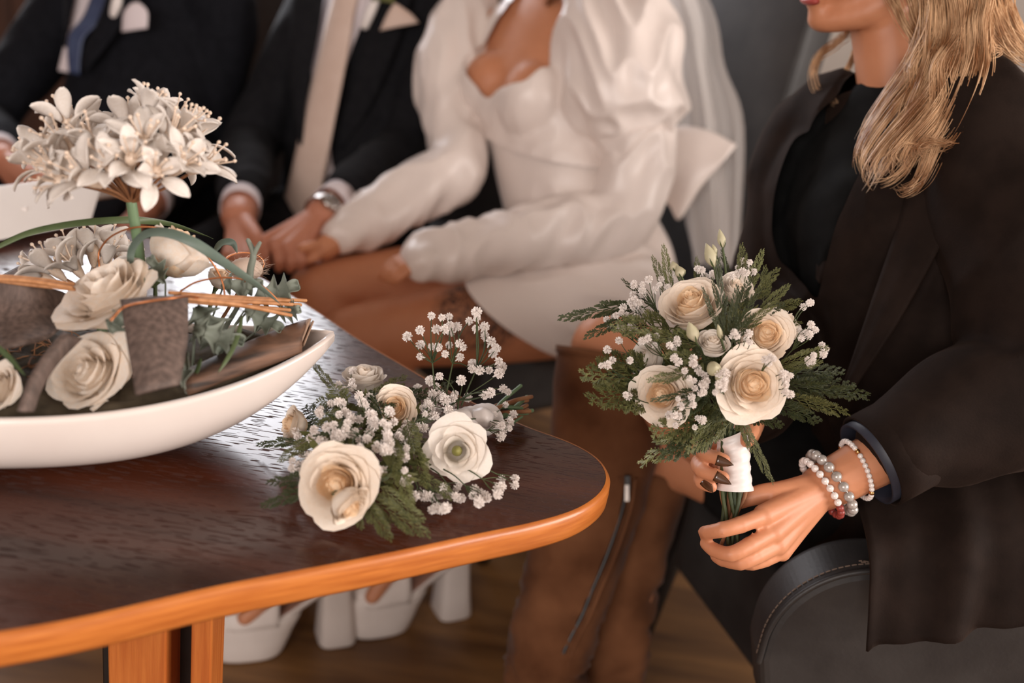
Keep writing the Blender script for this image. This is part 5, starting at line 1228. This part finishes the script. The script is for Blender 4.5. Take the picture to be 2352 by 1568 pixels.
air = [(1015, 197), (1095, 157), (1165, 68), (1230, 78), (1275, 72), (1193, 150), (1245, 150), (1280, 125), (1325, 135), (1285, 170), (1097, 247), (1165, 258), (1205, 262), (1250, 305), (1275, 250), (1360, 262), (1342, 325), (1340, 240), (1445, 45), (1448, 85), (1440, 148), (1495, 135), (1497, 193), (1535, 228), (1568, 270), (1548, 300), (1582, 350), (1600, 385), (1585, 425), (1420, 365), (1417, 398), (1465, 405), (1523, 405), (1350, 468), (1215, 443), (1197, 505), (1310, 555), (1390, 575), (1495, 560), (1530, 545), (1640, 540), (1080, 520), (1175, 600), (1200, 655), (1250, 590), (1290, 620), (1400, 100), (1095, 320), (1160, 470), (1610, 520), (1300, 580)]
grp = [[], [], [], []]
for x, y in air:
    px, py = 560 + x / 2.703, 700 + y / 2.703; h = min(.115, max(.03, (900 - py) * .00062 + .03))
    q = 0 if px < 1030 and py < 850 else 1 if px < 1085 and py < 850 else 2 if py < 850 else 3
    grp[q].append((P(px, py, 1.06 + random.uniform(-.03, .03)), random.uniform(.95, 1.45)))
for q, o in zip(grp, [(1000, 930), (1020, 930), (1060, 930), (1050, 950)]): gyp_spray(tq, q, Zp(o[0], o[1], TZ + .04), .0042, .0007)

# ================================================================== boat-shaped bowl and what lies in it
BC, BTH, BA, BB = V(-.468, .828, TZ), R(18), .305, .111
be, bn = V(math.cos(BTH), math.sin(BTH), 0), V(-math.sin(BTH), math.cos(BTH), 0)
def bowl_pt(s, ph, ins=0.0):
    w = BB * max(0.0, 1 - abs(s) ** 2.3) ** .85 + .004; h = .078 + .040 * abs(s) ** 2.6
    w -= ins; zb = min(.004 + ins + .106 * abs(s) ** 3.4, h - .003)
    c, sn = math.cos(ph), math.sin(ph)
    y = w * math.copysign(abs(c) ** .42, c); z = h - (h - zb) * abs(sn) ** 1.25
    return BC + be * (s * (BA - ins * .6)) + bn * y + ZU * z
NS, NP = 56, 28; rs = []
out_ = [[bowl_pt(-1 + 2 * i / NS, PI * j / NP) for j in range(NP + 1)] for i in range(NS + 1)]
inn = [[bowl_pt(-1 + 2 * i / NS, PI * j / NP, .0065) for j in range(NP + 1)] for i in range(NS + 1)]
mb = MB(); n1 = NP + 1
for i in range(NS + 1): rs.append(out_[i] + [out_[i][-1].lerp(inn[i][-1], .5) + ZU * .0022] + inn[i][::-1] + [out_[i][0].lerp(inn[i][0], .5) + ZU * .0022])
mb.rings(rs, caps=True)
bw = thing('boat_bowl', BC, 'cream boat-shaped ceramic bowl with pointed tip, filled with flowers', 'bowl')
add('bowl_shell', mb, M['ceramic'], bw)
ft = MB().rings([[BC + be * (.11 * math.cos(a)) + bn * (.042 * math.sin(a)) + ZU * z for a in np.arange(36) * 2 * PI / 36] for z in (.0004, .008)]); add('foot', ft, M['ceramic'], bw)
# invented moss bed, its dark colour stands in for shade inside the bowl
g = [[bowl_pt(-.9 + 1.8 * i / 30, PI * j / 16, .009) for j in range(17)] for i in range(31)]
mo = []
for i, row in enumerate(g):
    a, b = row[0], row[-1]; mo.append([a.lerp(b, j / 16) + ZU * (-.006 + .018 * math.sin(PI * j / 16) + .012 * noise.noise(a.lerp(b, j / 16) * 45)) for j in range(17)])
moss = MB().sheet(mo, .012); tag(add('shade_moss_bed', moss, M['moss']), 'invented moss bed, coloured dark for the shade under the flowers inside the boat-shaped bowl', 'moss')
def bed(p):
    """point on the moss nearest below p, inside the bowl"""
    q = Vector(p) - BC; a_ = max(-.17, min(.17, q.dot(be))); t_ = max(-.042, min(.042, q.dot(bn)))
    return BC + be * a_ + bn * t_ + ZU * .070
def stalk(p, mb=None, r_=.0018):
    p = Vector(p); e_ = bed(p); m_ = p.lerp(e_, .5); m_.z = p.z * .45 + e_.z * .55
    return (mb or MB()).tube([p, m_, e_], [r_ * .8, r_, r_], 7, 4)
def bt(name, label, cat, mbx, mk, group=None): return tag(add(name, mbx, M[mk]), label, cat, group)
# roses
rose(None, P(245, 672, .903), toward(-.30, -.70) + CD * .55, 128 / FPX * .903, SILK[0], 'cream_rose', .5, 'large creamy silk rose resting behind the upright grey bark piece')
rose(None, P(203, 858, .889), toward(-.22, -.42) + CD * .85, 112 / FPX * .889, SILK[0], 'cream_rose', 2.2, 'open creamy silk rose low against the near rim of the bowl')
rose(None, P(415, 572, .965), toward(.55, -.75) - CD * .1, 98 / FPX * .965, SILK[1], 'cream_rose', 1.1, 'peach-tinted silk rose seen from its side, behind the green agapanthus stem')
rose(None, P(2, 890, .86), toward(-.5, -.3) + CD * .8, 66 / FPX * .86, SILK[0], 'cream_rose', 4, 'creamy silk rose at the rim beside the low open rose, partly cut off')
rose(None, P(508, 636, 1.035), toward(.4, -.7) + CD * .2, 40 / FPX * 1.035, SILK[1], 'cream_rose', 3, 'small pale rosebud next to the fuzzy pod in the bowl')
# agapanthus
pm = []
for i in range(9):
    t = i / 8; w = .165 * math.sin(PI * min(1, (t * .93 + .05) ** 1.25)) ** .75 + .02; r_ = .10 + .55 * t ** 1.5; z = .25 + .85 * t - .38 * t * t
    pm.append([(r_ + .04 * (1 - s * s), w * s, z - .05 * (1 - abs(s)) * t) for s in (-1, -.5, 0, .5, 1)])
APET = MB().sheet(pm, .012).mesh('petal'); APET.materials.append(M['aga'])
fm = MB(); fm.tube([(0, 0, -.05), (0, 0, .1), (0, 0, .36)], [.05, .10, .15], 10, 3)
for i in range(6):
    a = i * 1.047 + .5; p1 = (.24 * math.cos(a), .24 * math.sin(a), .80 + .12 * math.sin(i * 2.3)); fm.tube([(.03 * math.cos(a), .03 * math.sin(a), .3), (.13 * math.cos(a), .13 * math.sin(a), .6), p1], .017, 5, 3); fm.ball((p1[0], p1[1], p1[2] + .02), .042, 6, 5)
FLO = fm.mesh('floret'); FLO.materials.append(M['aga_s'])
def agapanthus(label, base, fl_, stem, size):
    t = thing('white_agapanthus', stem[0], label, 'flower')
    add('stem', MB().tube(stem, [.0052, .005, .0048], 12, 8), M['stem'], t)
    pd = MB()
    for p in fl_:
        p = Vector(p); d = p - base; m = base.lerp(p, .5) + d.cross(CD).normalized() * .002; pd.tube([base, m, p], [.0016, .0013, .0014], 6, 4)
        ax = d.normalized() + Vector([random.uniform(-.25, .25) for _ in range(3)])
        o = add('floret', FLO, None, t, frame(p, ax) @ Matrix.Rotation(random.random() * 6, 4, 'Z') @ sc(size * random.uniform(.85, 1.1)))
        for k in range(6): add('petal', APET, None, o, Matrix.Rotation(k * 1.047 + random.uniform(-.15, .15), 4, 'Z') @ Matrix.Rotation(random.uniform(-.3, .5), 4, 'Y'), True)
    add('pedicels', pd, M['stem_b'], t)
AB = P(302, 466, .93); fl_ = []
for x, y, dd in [(165, 300, 0), (205, 320, .03), (135, 345, .02), (125, 385, -.02), (250, 330, .04), (235, 360, -.03), (325, 290, .0), (350, 300, .04), (385, 300, .02), (405, 320, -.01), (425, 345, .02), (440, 395, -.01), (395, 400, -.04), (335, 360, -.04), (300, 385, -.055), (265, 400, -.05), (350, 405, -.05), (160, 405, -.03), (180, 425, -.04), (225, 425, -.05), (300, 320, .02), (180, 360, -.02), (400, 370, .04), (280, 350, .05), (370, 345, -.03)]:
    fl_.append(P(x, y, .93 + dd))
agapanthus('tall white agapanthus head on a thick green stem above the bowl', AB, fl_, [bed(P(325, 650, .955)), P(322, 610, .958), AB], .045)
A2 = P(225, 690, 1.0)
agapanthus('low white agapanthus bloom lying at the back of the bowl', A2, [P(x, y, d) for x, y, d in [(215, 606, 1.01), (248, 602, 1.03), (180, 616, 1.0), (145, 638, .985), (120, 642, 1.0), (268, 612, 1.04), (190, 636, .99), (236, 628, 1.01)]], [bed(P(240, 760, .97)), P(232, 735, .985), A2], .045)
# bark pieces
def bark(label, A, B, bul, mk, th=.003, n=12, bd=None): 
    g = patch(A, B, n, bul, CD if bd is None else bd, 6); return bt('bark_piece', label, 'bark', MB().sheet(g, th), mk)
bark('upright grey-brown bark piece bound with a copper wire', [P(280, 692, .865), P(298, 800, .835), P(318, 908, .812)], [P(430, 682, .885), P(428, 780, .855), P(410, 885, .825)], .010, 'bark')
bark('brown bark half-tube with a curled end beside the tip of the bowl', [P(712, 738, .985), P(650, 757, .965), P(560, 795, .935), P(440, 850, .90)], [P(690, 806, .955), P(620, 835, .935), P(530, 866, .905), P(430, 905, .875)], .014, 'bark_r')
bt('bark_piece', 'small dark curl of bark at the end of the half-tube', 'bark', MB().sheet([[P(690 + 10 * math.cos(a) + 22 * u, 792 - 55 * u + 6 * math.sin(a), .965 + .012 * math.sin(a) + .02 * u) for a in np.linspace(0, 5, 12)] for u in np.linspace(0, 1, 6)], .002), 'bark_e')
bark('wide dark bark sheet at the end of the bowl under the orange twigs', [P(-40, 640, .90), P(60, 655, .90), P(140, 668, .93), P(165, 690, .945)], [P(-40, 800, .85), P(40, 790, .85), P(110, 770, .88), P(150, 720, .92)], -.02, 'bark')
bark('narrow bent bark strip leaning against the low open rose', [P(150, 765, .86), P(105, 820, .84), P(70, 880, .825), P(48, 945, .815)], [P(185, 775, .865), P(130, 830, .848), P(92, 890, .83), P(72, 945, .82)], .006, 'bark')
bark('flat grey bark scrap at the back of the bowl by the low agapanthus', [P(-30, 650, 1.0), P(40, 612, 1.02), P(86, 590, 1.03)], [P(-30, 690, .97), P(60, 665, .99), P(112, 640, 1.0)], .003, 'bark')
# twigs
def twigs(label, ends):
    t = thing('twig_bundle', ends[0][0], label, 'twigs')
    for a, b in ends: add('twig', MB().tube([a, a.lerp(b, .5) + V(0, 0, random.uniform(-.003, .003)), b], [.0019, .0021, .0018], 8, 4), M['twig'], t)
twigs('bundle of orange twigs pointing over the bowl tip', [(P(390, 672, .89), P(702, 690, 1.0)), (P(400, 682, .885), P(690, 700, .985)), (P(400, 690, .882), P(665, 712, .975)), (P(420, 676, .895), P(665, 690, .98)), (P(410, 684, .88), P(668, 724, .965))])
twigs('bundle of thin orange twigs across the dark bark sheet', [(P(-60, 632, .885), P(168, 652, .90)), (P(-60, 640, .88), P(165, 660, .895)), (P(-60, 636, .89), P(170, 664, .905))])
# copper wires
def wire(label, pts, r_=.0009): return bt('copper_wire', label, 'wire', MB().tube([P(*p) for p in pts], r_, 7, 8), 'copper')
wire('copper wire arching over the peach rose', [(228, 612, .95), (229, 575, .95), (260, 540, .94), (320, 521, .93), (400, 532, .93), (470, 582, .94), (508, 640, .95), (518, 690, .95)])
wire('copper wire curving below the peach rose', [(415, 668, .93), (450, 648, .935), (500, 638, .94), (550, 640, .95), (600, 655, .96), (640, 690, .97)])
wire('copper wire tied around the upright bark piece', [(255, 735, .836), (285, 705, .845), (340, 692, .845), (400, 684, .855), (440, 680, .88), (470, 690, .91)], .0011)
wire('copper wire ring around the fuzzy pod', [(560 + 46 * math.cos(a), 606 + 26 * math.sin(a), 1.0 + .02 * math.cos(a)) for a in np.linspace(0, 6.3, 17)])
# leaves of grass
def ribbon(label, name, pts, w, mk, twist=.6, cat='grass'):
    a = cr([list(P(*p)) for p in pts], 8); T = np.gradient(a, axis=0); g = []
    for i, (p, t) in enumerate(zip(a, T)):
        u = i / (len(a) - 1); t = Vector(t).normalized(); s_ = t.cross(CD + ZU * twist * math.sin(u * 5)).normalized(); n_ = s_.cross(t); ww = w * (1 - abs(2 * u - .9) ** 3 * .8)
        g.append([Vector(p) - s_ * ww + n_ * ww * .4, Vector(p), Vector(p) + s_ * ww + n_ * ww * .4])
    return bt(name, label, cat, MB().sheet(g, .0006), mk)
ribbon('long dark green grass blade arching over the flowers', 'ornamental_grass', [(-20, 575, .93), (60, 538, .94), (150, 518, .95), (240, 508, .965), (320, 506, .985), (400, 516, 1.01), (490, 548, 1.02)], .0036, 'blade')
ribbon('broad grey-green blade looping from the stem past the peach rose', 'ornamental_grass', [(300, 625, .925), (304, 575, .918), (335, 540, .91), (385, 536, .905), (450, 560, .905), (530, 612, .92), (600, 660, .94), (645, 700, .95)], .0046, 'blade_g')
ribbon('short curled grey-green blade beside the fuzzy pod', 'ornamental_grass', [(492, 578, .99), (510, 558, .99), (535, 558, .99), (545, 582, .99)], .0034, 'blade_g')
ribbon('thin green stalk leaning on the brown half-tube', 'grass_stalk', [(556, 725, .915), (548, 765, .900), (530, 810, .886), (500, 858, .872)], .0020, 'blade', cat='stalk')
ribbon('thin green stalk above the partly hidden rose', 'grass_stalk', [(-20, 785, .84), (20, 820, .835), (60, 865, .828)], .0022, 'blade', cat='stalk')
ribbon('short green stalk behind the upright bark piece', 'grass_stalk', [(440, 880, .875), (455, 845, .885), (462, 820, .89)], .0018, 'blade', cat='stalk')
# holly-like leaves
def leaf(label, c, tipd, nrm, ln, wd, n_sp=3, foot=True):
    c, tipd, nrm = Vector(c), Vector(tipd).normalized(), Vector(nrm); s_ = tipd.cross(nrm).normalized(); n_ = s_.cross(tipd); g = []
    for i in range(49):
        u = i / 48; w = wd * math.sin(PI * min(1, u * .94 + .05)) ** .6; saw = (u * (n_sp + 1)) % 1.0
        w *= .34 + .78 * (saw ** 2.0 if i < 48 else 0); w = max(w, .0006)
        g.append([c + tipd * ln * (u + (.05 * abs(v) * saw)) + s_ * w * v + n_ * (.12 * ln * (v * v) - .25 * ln * u * u * .5 + .004 * math.sin(9 * u)) for v in (-1, -.6, -.2, .2, .6, 1)])
    return bt('spiky_leaf', label, 'leaf', stalk(c, MB().sheet(g, .0006), .0011) if foot else MB().sheet(g, .0006), 'leaf')
leaf('grey-green spiky leaf pointing past the twig ends', P(590, 690, .99), toward(1, -.35) + CD * .1, CD + ZU * .3, .045, .020)
leaf('grey-green spiky leaf lying under the twigs', P(450, 705, .92), toward(.5, .8), CD + ZU * .6, .048, .022)
leaf('grey-green spiky leaf behind the twigs next to the pod', P(510, 665, .98), toward(.9, -.1), CD + ZU, .04, .017)
leaf('small spiky leaf at the tip of the lowest twig', P(640, 720, .98), toward(1, -.2), CD, .022, .013)
leaf('dark spiky leaf between the half-tube and the twigs', P(560, 715, .955), toward(.8, .4), CD + ZU, .04, .017)
leaf('spiky leaf above the brown half-tube, near the upright bark piece', P(445, 760, .90), toward(.9, .2), CD + ZU * .4, .046, .018)
leaf('slim green leaf standing right behind the upright bark piece', P(425, 890, .86), toward(.05, -1), CD, .03, .006, 1)
leaf('dark leaf under the peach rose beside the green stem', P(380, 650, .93), toward(-.4, -.7), CD, .028, .012, 2)
leaf('dark leaf under the large creamy rose', P(258, 766, .868), toward(.3, -.5), CD, .026, .012, 2, False)
# staghorn sprig and fuzzy pod
sg_ = MB(); sg_.tube([P(572, 660, .965), P(575, 620, .965), P(582, 582, .962), P(570, 552, .962)], [.0032, .0034, .0030, .0022], 10, 5, side=CD); sg_.tube([P(582, 586, .962), P(590, 570, .960), P(597, 558, .958)], [.0026, .0022, .0018], 10, 4)
stalk(P(572, 660, .965), sg_, .0026); bt('forked_sprig', 'pale green forked sprig standing in front of the fuzzy pod', 'sprig', sg_, 'leaf')
pod = thing('fuzzy_pod', P(560, 640, 1.0), 'pale fuzzy seed pod with fine hairs behind the forked sprig', 'seed pod')
pc = P(565, 618, 1.005); add('pod_body', MB().ell(pc, rx * .017, ry * .012, FWD * .013), M['fuzz'], pod)
add('stalk', stalk(pc - ry * .010), M['stem_b'], pod)
hz = MB()
for i in range(160):
    d = Vector([random.gauss(0, 1) for _ in range(3)]).normalized(); p0 = pc + rx * .017 * d.x + ry * .012 * d.y + FWD * .013 * d.z; p1 = p0 + (d + V(.3, 0, .2)) * random.uniform(.004, .010); hz.tube([p0, p1], [.0002, .00008], 3)
add('hairs', hz, M['fuzz'], pod, kind='stuff')
# loose dry fibres in the bowl
fb = MB()
for i in range(220):
    p0 = P(random.uniform(20, 600), random.uniform(730, 840), .89); s0 = .25
    p0 = BC + be * random.uniform(-.12, .12) + bn * random.uniform(-.035, .035) + ZU * random.uniform(.074, .094); d = Vector([random.uniform(-1, 1), random.uniform(-1, 1), random.uniform(-.1, .35)]) * .02
    fb.tube([p0, p0 + d + V(0, 0, .004), p0 + d * 1.8], .0006, 4, 3)
tag(add('dry_fibres', fb, M['stem_b']), 'loose dry brown fibres tangled on the moss in the bowl', 'fibres', kind='stuff')
# ================================================================== white folder with a pearl
q0, q1 = Zp(-200, 590, TZ + .009), Zp(206, 514, TZ + .009); q2, q3 = q1 + V(-.02, .11, .055), q0 + V(-.02, .11, .055)
nb = thing('white_folder', q0.lerp(q1, .5), 'white folder with a pearl, tilted on the far side of the table', 'folder')
g = [[q0.lerp(q1, j / 14).lerp(q3.lerp(q2, j / 14), i / 8) + ZU * (.004 * math.sin(PI * i / 8)) for j in range(15)] for i in range(9)]
bev(add('cover', MB().sheet(g, -.004), M['book'], nb), .0015, 2)
g = [[q3.lerp(q2, j / 14) + V(-.01, .09, -.055) * (i / 6) - ZU * .0045 for j in range(15)] for i in range(7)]
add('back_cover', MB().sheet(g, .004), M['book'], nb)
pe = Zp(45, 518, TZ + .03); u_ = (pe - q0).dot((q1 - q0).normalized()) / (q1 - q0).length
pq = q0.lerp(q1, u_).lerp(q3.lerp(q2, u_), .42) + V(0, -.002, .0075)
add('pearl', MB().ball(pq, .0042), M['crystal'], nb)
